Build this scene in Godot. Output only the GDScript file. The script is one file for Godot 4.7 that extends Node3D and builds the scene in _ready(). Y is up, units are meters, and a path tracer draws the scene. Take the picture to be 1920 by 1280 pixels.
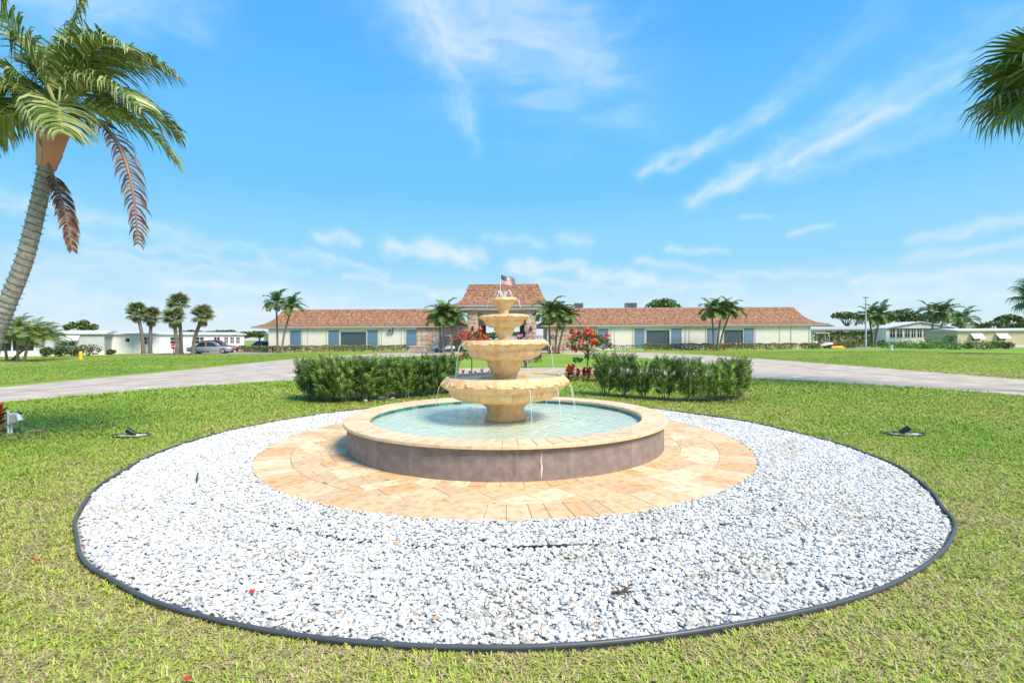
extends Node3D

# ---------------------------------------------------------------- mesh builder
class MB:
	var v := PackedVector3Array()
	var n := PackedVector3Array()
	var c := PackedColorArray()
	var u := PackedVector2Array()
	var col := Color(1, 1, 1)
	var has_uv := false

	func tri(a: Vector3, b: Vector3, d: Vector3) -> void:
		var nn := (b - a).cross(d - a).normalized()
		v.append(a); v.append(d); v.append(b)
		n.append(nn); n.append(nn); n.append(nn)
		c.append(col); c.append(col); c.append(col)
		if has_uv:
			u.append(Vector2.ZERO); u.append(Vector2.ZERO); u.append(Vector2.ZERO)

	func quad(a: Vector3, b: Vector3, d: Vector3, e: Vector3) -> void:
		tri(a, b, d)
		tri(a, d, e)

	func quad_uv(a: Vector3, b: Vector3, d: Vector3, e: Vector3, ua: Vector2, ub: Vector2, ud: Vector2, ue: Vector2) -> void:
		has_uv = true
		var nn := (b - a).cross(d - a)
		if nn.length() < 1e-9:
			nn = (d - a).cross(e - a)
		nn = nn.normalized()
		for p in [a, d, b, a, e, d]:
			v.append(p); n.append(nn); c.append(col)
		for p in [ua, ud, ub, ua, ue, ud]:
			u.append(p)

	func tri_n(a: Vector3, na: Vector3, b: Vector3, nb: Vector3, d: Vector3, nd: Vector3) -> void:
		v.append(a); v.append(d); v.append(b)
		n.append(na); n.append(nd); n.append(nb)
		c.append(col); c.append(col); c.append(col)

	func box(ctr: Vector3, size: Vector3, b := Basis.IDENTITY) -> void:
		var x := b.x * size.x * 0.5
		var y := b.y * size.y * 0.5
		var z := b.z * size.z * 0.5
		var p := [ctr - x - y - z, ctr + x - y - z, ctr + x + y - z, ctr - x + y - z, ctr - x - y + z, ctr + x - y + z, ctr + x + y + z, ctr - x + y + z]
		quad(p[4], p[5], p[6], p[7])
		quad(p[1], p[0], p[3], p[2])
		quad(p[5], p[1], p[2], p[6])
		quad(p[0], p[4], p[7], p[3])
		quad(p[7], p[6], p[2], p[3])
		quad(p[0], p[1], p[5], p[4])

	func span(lo: Vector3, hi: Vector3) -> void:
		box((lo + hi) * 0.5, hi - lo)

	# box with its twelve edges cut off
	func cbox(ctr: Vector3, size: Vector3, ch: float, b := Basis.IDENTITY) -> void:
		var h := size * 0.5
		var f := func(x: float, y: float, z: float) -> Vector3: return ctr + b.x * x + b.y * y + b.z * z
		for s in [-1.0, 1.0]:
			var q := [f.call(s * h.x, -h.y + ch, -h.z + ch), f.call(s * h.x, h.y - ch, -h.z + ch), f.call(s * h.x, h.y - ch, h.z - ch), f.call(s * h.x, -h.y + ch, h.z - ch)]
			face(q, s > 0)
			q = [f.call(-h.x + ch, s * h.y, -h.z + ch), f.call(-h.x + ch, s * h.y, h.z - ch), f.call(h.x - ch, s * h.y, h.z - ch), f.call(h.x - ch, s * h.y, -h.z + ch)]
			face(q, s > 0)
			q = [f.call(-h.x + ch, -h.y + ch, s * h.z), f.call(h.x - ch, -h.y + ch, s * h.z), f.call(h.x - ch, h.y - ch, s * h.z), f.call(-h.x + ch, h.y - ch, s * h.z)]
			face(q, s > 0)
			for t in [-1.0, 1.0]:
				q = [f.call(s * h.x, t * (h.y - ch), -h.z + ch), f.call(s * (h.x - ch), t * h.y, -h.z + ch), f.call(s * (h.x - ch), t * h.y, h.z - ch), f.call(s * h.x, t * (h.y - ch), h.z - ch)]
				face(q, s * t > 0)
				q = [f.call(s * h.x, -h.y + ch, t * (h.z - ch)), f.call(s * h.x, h.y - ch, t * (h.z - ch)), f.call(s * (h.x - ch), h.y - ch, t * h.z), f.call(s * (h.x - ch), -h.y + ch, t * h.z)]
				face(q, s * t > 0)
				q = [f.call(-h.x + ch, s * h.y, t * (h.z - ch)), f.call(-h.x + ch, s * (h.y - ch), t * h.z), f.call(h.x - ch, s * (h.y - ch), t * h.z), f.call(h.x - ch, s * h.y, t * (h.z - ch))]
				face(q, s * t > 0)

	func face(q: Array, ahead: bool) -> void:
		if ahead:
			quad(q[0], q[1], q[2], q[3])
		else:
			quad(q[3], q[2], q[1], q[0])

	func tube(pts: Array, rad: Array, sides := 8, caps := true) -> void:
		var m := pts.size()
		var side := Vector3.ZERO
		var ring_p := []
		var ring_n := []
		for i in m:
			var d: Vector3 = (pts[mini(i + 1, m - 1)] - pts[maxi(i - 1, 0)]).normalized()
			if i == 0:
				side = d.cross(Vector3.UP if absf(d.y) < 0.9 else Vector3.RIGHT).normalized()
			else:
				side = (side - d * side.dot(d)).normalized()
			var up := side.cross(d)
			var rp := PackedVector3Array()
			var rn := PackedVector3Array()
			for k in sides + 1:
				var a := TAU * k / sides
				var o := side * cos(a) + up * sin(a)
				rp.append(pts[i] + o * float(rad[i]))
				rn.append(o)
			ring_p.append(rp)
			ring_n.append(rn)
		for i in m - 1:
			for k in sides:
				var a: Vector3 = ring_p[i][k]
				var b: Vector3 = ring_p[i][k + 1]
				var d: Vector3 = ring_p[i + 1][k + 1]
				var e: Vector3 = ring_p[i + 1][k]
				tri_n(a, ring_n[i][k], d, ring_n[i + 1][k + 1], b, ring_n[i][k + 1])
				tri_n(a, ring_n[i][k], e, ring_n[i + 1][k], d, ring_n[i + 1][k + 1])
		if caps:
			for k in sides:
				tri(pts[0], ring_p[0][k], ring_p[0][k + 1])
				tri(pts[m - 1], ring_p[m - 1][k + 1], ring_p[m - 1][k])

	# grid of points, smooth; rows x columns, columns closed when wrap
	func grid(g: Array, wrap: bool) -> void:
		var R := g.size()
		var C: int = g[0].size()
		var nn := []
		for i in R:
			var row := PackedVector3Array()
			for j in C:
				var jl := (j - 1 + C) % C if wrap else maxi(j - 1, 0)
				var jr := (j + 1) % C if wrap else mini(j + 1, C - 1)
				var du: Vector3 = g[i][jr] - g[i][jl]
				var dv: Vector3 = g[mini(i + 1, R - 1)][j] - g[maxi(i - 1, 0)][j]
				row.append(dv.cross(du).normalized())
			nn.append(row)
		for i in R - 1:
			for j in (C if wrap else C - 1):
				var k := (j + 1) % C
				tri_n(g[i][j], nn[i][j], g[i + 1][j], nn[i + 1][j], g[i + 1][k], nn[i + 1][k])
				tri_n(g[i][j], nn[i][j], g[i + 1][k], nn[i + 1][k], g[i][k], nn[i][k])

	# profile: [r, y, lobe amplitude]; from top outside downwards gives outward faces
	func lathe(profile: Array, segs: int, lobes := 0, ctr := Vector3.ZERO) -> void:
		var g := []
		var at := 0
		for p in profile:
			var row := PackedVector3Array()
			for k in segs:
				var a := TAU * k / segs
				var am: float = p[2] if p.size() > 2 else 0.0
				var r: float = p[0] + am * (absf(cos(lobes * a * 0.5)) * 2.0 - 1.0)
				row.append(ctr + Vector3(r * sin(a), p[1], r * cos(a)))
			# a sharp turn of the profile ends the smooth run, so that mouldings keep their edges
			g.append(row)
			var here := at
			at += 1
			if here > 0 and here < profile.size() - 1:
				var d0 := Vector2(profile[here][0] - profile[here - 1][0], profile[here][1] - profile[here - 1][1])
				var d1 := Vector2(profile[here + 1][0] - profile[here][0], profile[here + 1][1] - profile[here][1])
				if absf(d0.angle_to(d1)) > 0.62:
					grid(g, true)
					g = [row]
		grid(g, true)

	# ribbon leaf: points, half widths, side vector
	func ribbon(pts: Array, hw: Array, side: Vector3) -> void:
		for i in pts.size() - 1:
			var a: Vector3 = pts[i] - side * float(hw[i])
			var b: Vector3 = pts[i] + side * float(hw[i])
			var d: Vector3 = pts[i + 1] + side * float(hw[i + 1])
			var e: Vector3 = pts[i + 1] - side * float(hw[i + 1])
			if float(hw[i + 1]) < 1e-5:
				tri(a, b, d)
			else:
				quad(a, b, d, e)

	# flat polygon (ccw seen from above) raised from y0 to y1
	func slab(poly: PackedVector2Array, y0: float, y1: float, bev := 0.0) -> void:
		var p := poly
		if Geometry2D.is_polygon_clockwise(p):
			p.reverse()
		var top := p
		if bev > 0.0:
			var got := Geometry2D.offset_polygon(p, -bev, Geometry2D.JOIN_MITER)
			if got.size() == 1 and got[0].size() == p.size():
				top = got[0]
				var best := 0
				for k in top.size():
					if top[k].distance_to(p[0]) < top[best].distance_to(p[0]):
						best = k
				var turned := PackedVector2Array()
				for k in top.size():
					turned.append(top[(best + k) % top.size()])
				top = turned
			else:
				bev = 0.0
		var ids := Geometry2D.triangulate_polygon(top)
		for k in range(0, ids.size(), 3):
			var a := Vector3(top[ids[k]].x, y1, -top[ids[k]].y)
			var b := Vector3(top[ids[k + 1]].x, y1, -top[ids[k + 1]].y)
			var d := Vector3(top[ids[k + 2]].x, y1, -top[ids[k + 2]].y)
			if (b - a).cross(d - a).y < 0.0:
				tri(a, d, b)
			else:
				tri(a, b, d)
		for k in p.size():
			var q := (k + 1) % p.size()
			var a := Vector3(p[k].x, y0, -p[k].y)
			var b := Vector3(p[q].x, y0, -p[q].y)
			var a1 := Vector3(p[k].x, y1 - bev, -p[k].y)
			var b1 := Vector3(p[q].x, y1 - bev, -p[q].y)
			quad(a, b, b1, a1)
			if bev > 0.0:
				quad(a1, b1, Vector3(top[q].x, y1, -top[q].y), Vector3(top[k].x, y1, -top[k].y))

	func mesh(mat: Material) -> ArrayMesh:
		var arr := []
		arr.resize(Mesh.ARRAY_MAX)
		arr[Mesh.ARRAY_VERTEX] = v
		arr[Mesh.ARRAY_NORMAL] = n
		arr[Mesh.ARRAY_COLOR] = c
		if has_uv and u.size() == v.size():
			arr[Mesh.ARRAY_TEX_UV] = u
		var m := ArrayMesh.new()
		m.add_surface_from_arrays(Mesh.PRIMITIVE_TRIANGLES, arr)
		m.surface_set_material(0, mat)
		return m

# ---------------------------------------------------------------- helpers
var rng := RandomNumberGenerator.new()
var M := {}
var used_names := {}

func rr(a: float, b: float) -> float:
	return rng.randf_range(a, b)

func numbered(called: String) -> String:
	if not used_names.has(called):
		used_names[called] = 0
		return called
	used_names[called] += 1
	return "%s_%03d" % [called, used_names[called]]

func thing(called: String, label: String, category: String, at := Vector3.ZERO, group := "") -> Node3D:
	var o := Node3D.new()
	o.name = numbered(called)
	add_child(o)
	o.position = at
	o.set_meta("label", label)
	o.set_meta("category", category)
	if group:
		o.set_meta("group", group)
	return o

func part(parent: Node, called: String, mesh: Mesh, at := Transform3D.IDENTITY) -> MeshInstance3D:
	var o := MeshInstance3D.new()
	o.name = called
	o.mesh = mesh
	o.transform = at
	parent.add_child(o, true)
	return o

func built(parent: Node, called: String, mb: MB, mat: Material) -> MeshInstance3D:
	return part(parent, called, mb.mesh(mat))

func structure(called: String, mb: MB, mat: Material) -> MeshInstance3D:
	var o := built(self, numbered(called), mb, mat)
	o.set_meta("kind", "structure")
	return o

func single(called: String, mb: MB, mat: Material, label: String, category: String, at := Vector3.ZERO, group := "") -> MeshInstance3D:
	var o := built(self, numbered(called), mb, mat)
	o.position = at
	o.set_meta("label", label)
	o.set_meta("category", category)
	if group:
		o.set_meta("group", group)
	return o

func lin(r: float, g: float, b: float, a := 1.0) -> Color:
	var c := Color(r, g, b).linear_to_srgb()
	c.a = a
	return c

func mat(r: float, g: float, b: float, rough := 0.8, metal := 0.0) -> StandardMaterial3D:
	var m := StandardMaterial3D.new()
	m.albedo_color = lin(r, g, b)
	m.roughness = rough
	m.metallic = metal
	return m

func vmat(rough := 0.7, back := Color(0, 0, 0)) -> StandardMaterial3D:
	var m := StandardMaterial3D.new()
	m.vertex_color_use_as_albedo = true
	m.roughness = rough
	if back.g > 0.0:
		m.backlight_enabled = true
		m.backlight = back
	return m

func tri_tex(m: StandardMaterial3D, tex: Texture2D, scale: float, world := true) -> StandardMaterial3D:
	m.albedo_texture = tex
	m.uv1_triplanar = true
	m.uv1_world_triplanar = world
	m.uv1_scale = Vector3(scale, scale, scale)
	return m

func noise(freq: float, octaves := 4, seed_ := 1, kind := FastNoiseLite.TYPE_SIMPLEX_SMOOTH) -> FastNoiseLite:
	var f := FastNoiseLite.new()
	f.noise_type = kind
	f.seed = seed_
	f.frequency = freq
	f.fractal_octaves = octaves
	return f

# seamless noise picture turned into colours by a ramp; values outside the ramp clamp
func ramp_tex(size: int, f: FastNoiseLite, stops: Array, second: FastNoiseLite = null, share := 0.0) -> ImageTexture:
	var im := f.get_seamless_image(size, size, false, false, 0.15)
	im.convert(Image.FORMAT_L8)
	var d := im.get_data()
	var d2 := PackedByteArray()
	if second:
		var im2 := second.get_seamless_image(size, size, false, false, 0.15)
		im2.convert(Image.FORMAT_L8)
		d2 = im2.get_data()
	var g := Gradient.new()
	g.offsets = PackedFloat32Array(stops.map(func(s): return s[0]))
	g.colors = PackedColorArray(stops.map(func(s): return s[1]))
	var lut := []
	for k in 256:
		lut.append(g.sample(k / 255.0))
	var out := PackedByteArray()
	out.resize(size * size * 3)
	for k in size * size:
		var x := d[k]
		if second:
			x = clampi(int(x * (1.0 - share) + d2[k] * share), 0, 255)
		var c: Color = lut[x]
		out[k * 3] = c.r8
		out[k * 3 + 1] = c.g8
		out[k * 3 + 2] = c.b8
	return ImageTexture.create_from_image(Image.create_from_data(size, size, false, Image.FORMAT_RGB8, out))

func grey_tex(size: int, f: FastNoiseLite, lo: float, hi: float, second: FastNoiseLite = null, share := 0.0) -> ImageTexture:
	return ramp_tex(size, f, [[0.2, Color(lo, lo, lo)], [0.8, Color(hi, hi, hi)]], second, share)

# a pixel of the 1920 x 1280 photograph to the point of the ground it shows
const FPX := 955.44
const YH := 634.5
const EYE := 1.604
const ROLL := 0.00506
func gp(px: float, py: float, h := 0.0) -> Vector3:
	var dx := px - 960.0
	var dy := py - 640.0
	var lx := dx - ROLL * dy
	var ly := dy + ROLL * dx + 640.0 - YH
	var z := FPX * (EYE - h) / ly
	return Vector3(lx / FPX * z, h, -z)

# the point at a given distance that a pixel shows
func dp(px: float, py: float, z: float) -> Vector3:
	var dx := px - 960.0
	var dy := py - 640.0
	return Vector3((dx - ROLL * dy) / FPX * z, EYE - (dy + ROLL * dx + 640.0 - YH) / FPX * z, -z)

const EXPO := 1.72
const POOL := Vector3(-0.099, 0, -7.863)

func _ready() -> void:
	rng.seed = 4711
	# ---- camera
	var cam := Camera3D.new()
	cam.name = "camera"
	cam.fov = rad_to_deg(2.0 * atan(640.0 / FPX))
	cam.near = 0.05
	cam.far = 2000.0
	add_child(cam)
	cam.position = Vector3(0, EYE, 0)
	cam.rotation = Vector3(-atan((640.0 - YH) / FPX), 0, -ROLL)
	cam.current = true
	# ---- sky and exposure
	var env := Environment.new()
	env.background_mode = Environment.BG_SKY
	env.sky = Sky.new()
	var pano := PanoramaSkyMaterial.new()
	pano.panorama = sky_picture()
	env.sky.sky_material = pano
	env.tonemap_mode = Environment.TONE_MAPPER_LINEAR
	env.tonemap_exposure = EXPO
	env.sdfgi_enabled = true
	env.ssao_enabled = true
	env.ssil_enabled = true
	var we := WorldEnvironment.new()
	we.name = "environment"
	we.environment = env
	add_child(we)
	# ---- sun: high, behind the camera and to its right, softened by thin high cloud
	var sun := DirectionalLight3D.new()
	sun.name = "sun"
	sun.light_energy = 1.05
	sun.light_color = Color(1.0, 0.955, 0.88)
	sun.light_angular_distance = 22.0
	sun.shadow_enabled = true
	add_child(sun)
	sun.rotation_degrees = Vector3(-50, 48, 0)
	# ---- scene
	make_materials()
	ground_and_roads()
	print("ground ", Time.get_ticks_msec())
	pool_and_paving()
	tiered_fountain()
	gravel_bed()
	print("fountain ", Time.get_ticks_msec())
	clubhouse()
	print("club ", Time.get_ticks_msec())
	homes()
	vehicles()
	street_things()
	print("street ", Time.get_ticks_msec())
	trees_and_palms()
	print("trees ", Time.get_ticks_msec())
	garden()
	small_things()
	print("garden ", Time.get_ticks_msec())
	lawn_blades()
	print("all ", Time.get_ticks_msec())

# ---------------------------------------------------------------- sky: blue air and thin high cloud
func sky_picture() -> ImageTexture:
	var W := 2048
	var H := 1024
	var half := H / 2
	var dens := PackedFloat32Array()
	dens.resize(W * half)
	var fine := noise(0.7, 3, 5)
	var warp := noise(0.12, 3, 8)
	# azimuth and elevation in degrees: from, to, half widths, densities, streakiness
	var strokes := [
		[-13, 37, 9, 27.5, 5.5, 5.0, 0.50, 0.45, 0.5], [-10, 33, -5, 23.5, 2.6, 1.2, 0.45, 0.30, 0.7], [-6, 31, 6, 29, 4.5, 3.0, 0.40, 0.2, 0.7], [-1, 40, 6, 33, 6.0, 3.5, 0.4, 0.35, 0.5],
		[-5.5, 24.5, -4, 20.5, 1.1, 0.7, 0.25, 0.22, 0.7], [6, 28, 14, 30.5, 0.8, 0.5, 0.22, 0.1, 0.8], [-15, 31, -9, 35, 1.0, 2.0, 0.1, 0.2, 0.6],
		[14.6, 17.6, 22, 20.2, 0.75, 0.55, 0.62, 0.35, 0.5], [17, 17.5, 27, 21.8, 0.5, 0.9, 0.45, 0.28, 0.6], [26, 21.5, 36, 27, 0.9, 1.6, 0.28, 0.16, 0.6],
		[19.6, 14.3, 25, 16.6, 0.75, 0.9, 0.75, 0.5, 0.5], [24, 16.3, 36, 19.6, 1.1, 1.7, 0.5, 0.4, 0.6], [29, 17, 41, 21.0, 0.45, 0.5, 0.5, 0.35, 0.4], [33, 19.5, 44, 23.5, 1.6, 1.8, 0.35, 0.3, 0.6], [27, 15.3, 42, 17.8, 0.7, 1.0, 0.3, 0.25, 0.7],
		[-20.6, 10.9, -17.0, 10.7, 0.7, 0.55, 0.6, 0.5, 0.4], [-13.2, 9.9, -3.5, 9.3, 0.9, 0.7, 0.75, 0.6, 0.4], [-10, 10.6, -5.5, 9.7, 0.7, 0.6, 0.6, 0.6, 0.4], [-3, 11.4, 3.5, 10.5, 0.6, 0.5, 0.35, 0.35, 0.6], [5.6, 11.1, 8.6, 10.9, 0.65, 0.5, 0.5, 0.4, 0.5], [0.3, 8.1, 7.5, 8.0, 0.95, 0.8, 0.75, 0.6, 0.4], [-6, 8.5, -4, 8.0, 0.5, 0.4, 0.4, 0.4, 0.5],
		[8, 7.3, 15, 6.6, 0.7, 0.6, 0.7, 0.6, 0.5], [14, 8.4, 21, 7.3, 0.5, 0.3, 0.55, 0.35, 0.4], [13, 6.2, 24, 5.2, 0.6, 0.5, 0.5, 0.4, 0.6],
		[-45, 11.5, -20, 8.0, 0.9, 0.6, 0.45, 0.3, 0.7], [-42, 9.0, -22, 7.2, 0.7, 0.5, 0.45, 0.35, 0.7], [-22, 9.2, -14, 7.2, 0.5, 0.4, 0.45, 0.4, 0.5], [-18, 6.9, -9, 5.4, 0.4, 0.35, 0.55, 0.35, 0.4], [-44, 6.5, -18, 4.6, 1.2, 0.8, 0.35, 0.3, 0.7],
		[28.6, 10.2, 32, 10.5, 0.3, 0.25, 0.55, 0.4, 0.3], [24.2, 12.1, 27, 12.0, 0.28, 0.2, 0.4, 0.3, 0.4], [38, 8.4, 48, 9.8, 0.45, 0.6, 0.5, 0.5, 0.4], [38, 7.0, 48, 7.6, 0.5, 0.5, 0.45, 0.45, 0.5], [36, 3.6, 48, 3.4, 0.9, 0.9, 0.5, 0.5, 0.5], [-30, 2.6, -5, 2.6, 1.3, 1.1, 0.35, 0.3, 0.6], [4, 3.2, 34, 3.0, 1.4, 1.2, 0.45, 0.4, 0.6], [-44, 3.4, -12, 3.0, 1.0, 0.8, 0.45, 0.4, 0.6], [-40, 7.6, -28, 6.6, 0.45, 0.4, 0.5, 0.4, 0.5], [-34, 5.6, -24, 5.0, 0.4, 0.35, 0.5, 0.35, 0.5], [-9, 5.0, 3, 4.6, 0.5, 0.4, 0.45, 0.4, 0.5], [17, 9.4, 23, 9.0, 0.35, 0.3, 0.5, 0.35, 0.5], [3, 6.4, 12, 5.6, 0.4, 0.35, 0.5, 0.4, 0.5], [22, 6.6, 33, 6.0, 0.4, 0.35, 0.45, 0.35, 0.5], [34, 5.2, 46, 5.4, 0.5, 0.5, 0.5, 0.45, 0.5],
	]
	var more := RandomNumberGenerator.new()
	more.seed = 99
	for k in 70:   # the same kind of sky goes on round the camera
		var a := more.randf_range(50, 310)
		var e := 3.0 + 60.0 * pow(more.randf(), 1.3)
		var w := more.randf_range(0.5, 1.4) * (1.0 + e / 18.0)
		var l := more.randf_range(6, 14) * (1.0 + e / 40.0)
		strokes.append([a, e, a + l, e + l * more.randf_range(-0.15, 0.35), w, w * 0.8, more.randf_range(0.3, 0.6), more.randf_range(0.2, 0.45), 0.6])
	for k in 14:
		var a := more.randf_range(-50, 50)
		var e := more.randf_range(42, 75)
		strokes.append([a, e, a + 14, e + more.randf_range(-3, 5), 3.5, 3.0, 0.4, 0.3, 0.6])
	var per := W / 360.0
	for s in strokes:
		var a := Vector2(s[0], s[1])
		var b := Vector2(s[2], s[3])
		var reach := 2.3 * maxf(s[4], s[5])
		var ab := b - a
		var ll := ab.length()
		var dir := ab / ll
		var x0 := int((minf(a.x, b.x) - reach) * per)   # column 0 looks straight ahead
		var x1 := int((maxf(a.x, b.x) + reach) * per)
		var y0 := maxi(0, int((90.0 - maxf(a.y, b.y) - reach) * per))
		var y1 := mini(half - 1, int((90.0 - minf(a.y, b.y) + reach) * per))
		for y in range(y0, y1 + 1):
			for x in range(x0, x1 + 1):
				var p := Vector2(x / per, 90.0 - y / per)
				var wv := warp.get_noise_2d(p.x * 1.6 / (0.5 + float(s[4]) * 0.5), p.y * 2.0)
				var q := p - a + Vector2(0.0, wv * 1.1 * float(s[4]))
				var t := q.dot(dir)
				var tt := clampf(t / ll, 0.0, 1.0)
				var off := absf(q.x * dir.y - q.y * dir.x)
				var w := lerpf(s[4], s[5], tt)
				var endw := maxf(0.0, maxf(-t, t - ll))
				var g := exp(-(off * off) / (w * w) - endw * endw / (w * w * 1.6))
				if g < 0.02:
					continue
				var st := fine.get_noise_2d(t * 0.45 / (0.5 + w * 0.6), (q.x * dir.y - q.y * dir.x) * 2.0 / (0.35 + w * 0.6) + s[0]) * 0.5 + 0.5
				var d := lerpf(s[6], s[7], tt) * g * lerpf(1.0, clampf(st * 1.7 - 0.15, 0.0, 1.3), s[8])
				var i := y * W + (x + 2 * W) % W
				dens[i] = 1.0 - (1.0 - dens[i]) * (1.0 - clampf(d, 0.0, 0.95))
	var stops := [[0.0, Color(0.89, 0.95, 0.985)], [4.0, Color(0.765, 0.91, 0.99)], [9.0, Color(0.60, 0.855, 0.995)], [18.0, Color(0.45, 0.785, 1.0)], [34.0, Color(0.355, 0.70, 1.0)], [60.0, Color(0.29, 0.62, 0.98)], [90.0, Color(0.26, 0.58, 0.95)]]
	var out := PackedByteArray()
	out.resize(W * H * 3)
	for y in H:
		var e := 90.0 - (y + 0.5) * 180.0 / H
		var base := Color(0.80, 0.86, 0.86)
		if e > 0.0:
			for k in stops.size() - 1:
				if e >= stops[k][0] and e <= stops[k + 1][0]:
					base = stops[k][1].lerp(stops[k + 1][1], smoothstep(stops[k][0], stops[k + 1][0], e))
		for x in W:
			var c := base
			if y < half:
				c = base.lerp(Color(0.955, 0.975, 1.0), dens[y * W + x])
			# stored so that the exposure brings it back to the colour seen
			var l := c.srgb_to_linear()
			c = Color(l.r / EXPO, l.g / EXPO, l.b / EXPO).linear_to_srgb()
			var i := (y * W + x) * 3
			out[i] = c.r8
			out[i + 1] = c.g8
			out[i + 2] = c.b8
	return ImageTexture.create_from_image(Image.create_from_data(W, H, false, Image.FORMAT_RGB8, out))

# ---------------------------------------------------------------- materials
func make_materials() -> void:
	var speck := noise(0.35, 2, 3)
	var cloudy := noise(0.02, 4, 4)
	var plain := grey_tex(256, noise(0.03, 5, 7), 0.86, 1.0, speck, 0.35)
	M.plain = plain
	var even := grey_tex(256, noise(0.02, 4, 9), 0.945, 1.0, speck, 0.3)
	M.leaf = vmat(0.5, Color(0.30, 0.42, 0.10))
	M.palm = vmat(0.45, Color(0.30, 0.40, 0.12))
	M.flower = vmat(0.6, Color(0.5, 0.15, 0.12))
	M.wood = vmat(0.85)
	M.vert = vmat(0.75)
	# lawn soil and thatch under the blades, and the far lawn
	var gt := ramp_tex(1024, noise(0.09, 4, 11), [[0.22, Color(0.66, 0.62, 0.40)], [0.42, Color(0.82, 0.86, 0.56)], [0.58, Color(0.92, 1.0, 0.66)], [0.8, Color(1.0, 1.0, 0.74)]], noise(0.5, 2, 12), 0.45)
	M.lawn = vmat(0.95)
	tri_tex(M.lawn, gt, 0.32)
	var at := ramp_tex(512, noise(0.012, 5, 21), [[0.2, Color(0.80, 0.78, 0.77)], [0.5, Color(0.90, 0.885, 0.875)], [0.8, Color(1.0, 0.985, 0.97)]], noise(0.6, 2, 22), 0.4)
	M.road = tri_tex(mat(0.63, 0.54, 0.44, 0.92), at, 0.12)
	M.path = tri_tex(mat(0.50, 0.45, 0.40, 0.92), at, 0.3)
	M.paint = tri_tex(mat(0.80, 0.79, 0.76, 0.8), plain, 0.8)
	M.yellow_paint = tri_tex(mat(0.66, 0.56, 0.30, 0.8), plain, 0.8)
	# travertine
	var tt := ramp_tex(512, noise(0.012, 5, 31), [[0.15, Color(0.86, 0.70, 0.54)], [0.38, Color(0.97, 0.89, 0.77)], [0.6, Color(1.0, 0.96, 0.89)], [0.85, Color(0.98, 0.90, 0.76)]], noise(0.16, 3, 32), 0.38)
	M.travertine = []
	for k in 6:
		var tone: Array = [[0.76, 0.59, 0.41], [0.79, 0.64, 0.47], [0.72, 0.50, 0.31], [0.84, 0.73, 0.58], [0.77, 0.60, 0.41], [0.68, 0.54, 0.39]][k]
		var m := tri_tex(mat(tone[0], tone[1], tone[2], 0.62), tt, 0.9 + 0.13 * k)
		m.uv1_offset = Vector3(0.37 * k, 0.11 * k, 0.71 * k)
		M.travertine.append(m)
	M.coping = []
	for k in 4:
		var tone: Array = [[0.80, 0.68, 0.52], [0.77, 0.64, 0.475], [0.82, 0.715, 0.56], [0.78, 0.65, 0.50]][k]
		var m := tri_tex(mat(tone[0], tone[1], tone[2], 0.55), tt, 0.7 + 0.1 * k)
		m.uv1_offset = Vector3(0.2 * k, 0.3 * k, 0.1 * k)
		M.coping.append(m)
	M.run = [mat(0.82, 0.72, 0.56, 0.6), mat(0.62, 0.40, 0.22, 0.6)]
	M.joint = mat(0.30, 0.23, 0.16, 0.95)
	# cast stone of the fountain, stained by water
	var ft := ramp_tex(512, noise(0.010, 5, 41), [[0.12, Color(0.88, 0.68, 0.46)], [0.36, Color(0.98, 0.84, 0.68)], [0.58, Color(1.0, 0.92, 0.82)], [0.85, Color(1.0, 0.98, 0.93)]], noise(0.12, 3, 42), 0.3)
	M.cast = tri_tex(mat(0.87, 0.65, 0.44, 0.6), ft, 1.1)
	M.cast.heightmap_enabled = true
	M.cast.heightmap_texture = grey_tex(256, noise(0.11, 4, 43), 0.0, 1.0)
	M.cast.heightmap_scale = 0.35
	# pool wall: painted render with washed streaks
	M.pool_wall = tri_tex(mat(0.33, 0.262, 0.235, 0.75), streak_tex(), 0.55)
	M.plaster = tri_tex(mat(0.62, 0.74, 0.66, 0.7), plain, 0.9)
	M.tile = []
	for tone in [[0.02, 0.14, 0.19], [0.03, 0.22, 0.25], [0.02, 0.10, 0.16], [0.06, 0.28, 0.27]]:
		M.tile.append(mat(tone[0], tone[1], tone[2], 0.2))
	var wn := noise(0.022, 4, 51).get_seamless_image(512, 512, false, false, 0.2)
	wn.convert(Image.FORMAT_RGBA8)
	var wn2 := wn.duplicate()
	wn.bump_map_to_normal_map(9.0)
	var wtex := ImageTexture.create_from_image(wn)
	M.water = StandardMaterial3D.new()
	M.water.albedo_color = lin(0.62, 0.715, 0.545, 0.94)
	M.water.transparency = BaseMaterial3D.TRANSPARENCY_ALPHA
	M.water.roughness = 0.05
	M.water.normal_enabled = true
	M.water.normal_texture = wtex
	M.water.normal_scale = 0.38
	M.water.uv1_triplanar = true
	M.water.uv1_world_triplanar = true
	M.water.uv1_scale = Vector3(0.75, 0.75, 0.75)
	M.stream = StandardMaterial3D.new()
	M.stream.albedo_color = lin(0.92, 0.95, 0.97, 0.45)
	M.stream.transparency = BaseMaterial3D.TRANSPARENCY_ALPHA
	M.stream.roughness = 0.08
	# edging, stones
	M.edging = mat(0.075, 0.085, 0.095, 0.42)
	M.black = mat(0.012, 0.012, 0.013, 0.45)
	M.gravel = vmat(0.7)
	M.gravel_bed = tri_tex(mat(0.66, 0.65, 0.62, 0.9), grey_tex(256, noise(0.2, 3, 61), 0.6, 1.0), 2.0)
	M.mulch = tri_tex(mat(0.105, 0.062, 0.045, 0.95), grey_tex(256, noise(0.15, 3, 62), 0.45, 1.0), 1.6)
	# buildings
	M.cream = tri_tex(mat(0.89, 0.805, 0.715, 0.85), even, 0.35)
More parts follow.
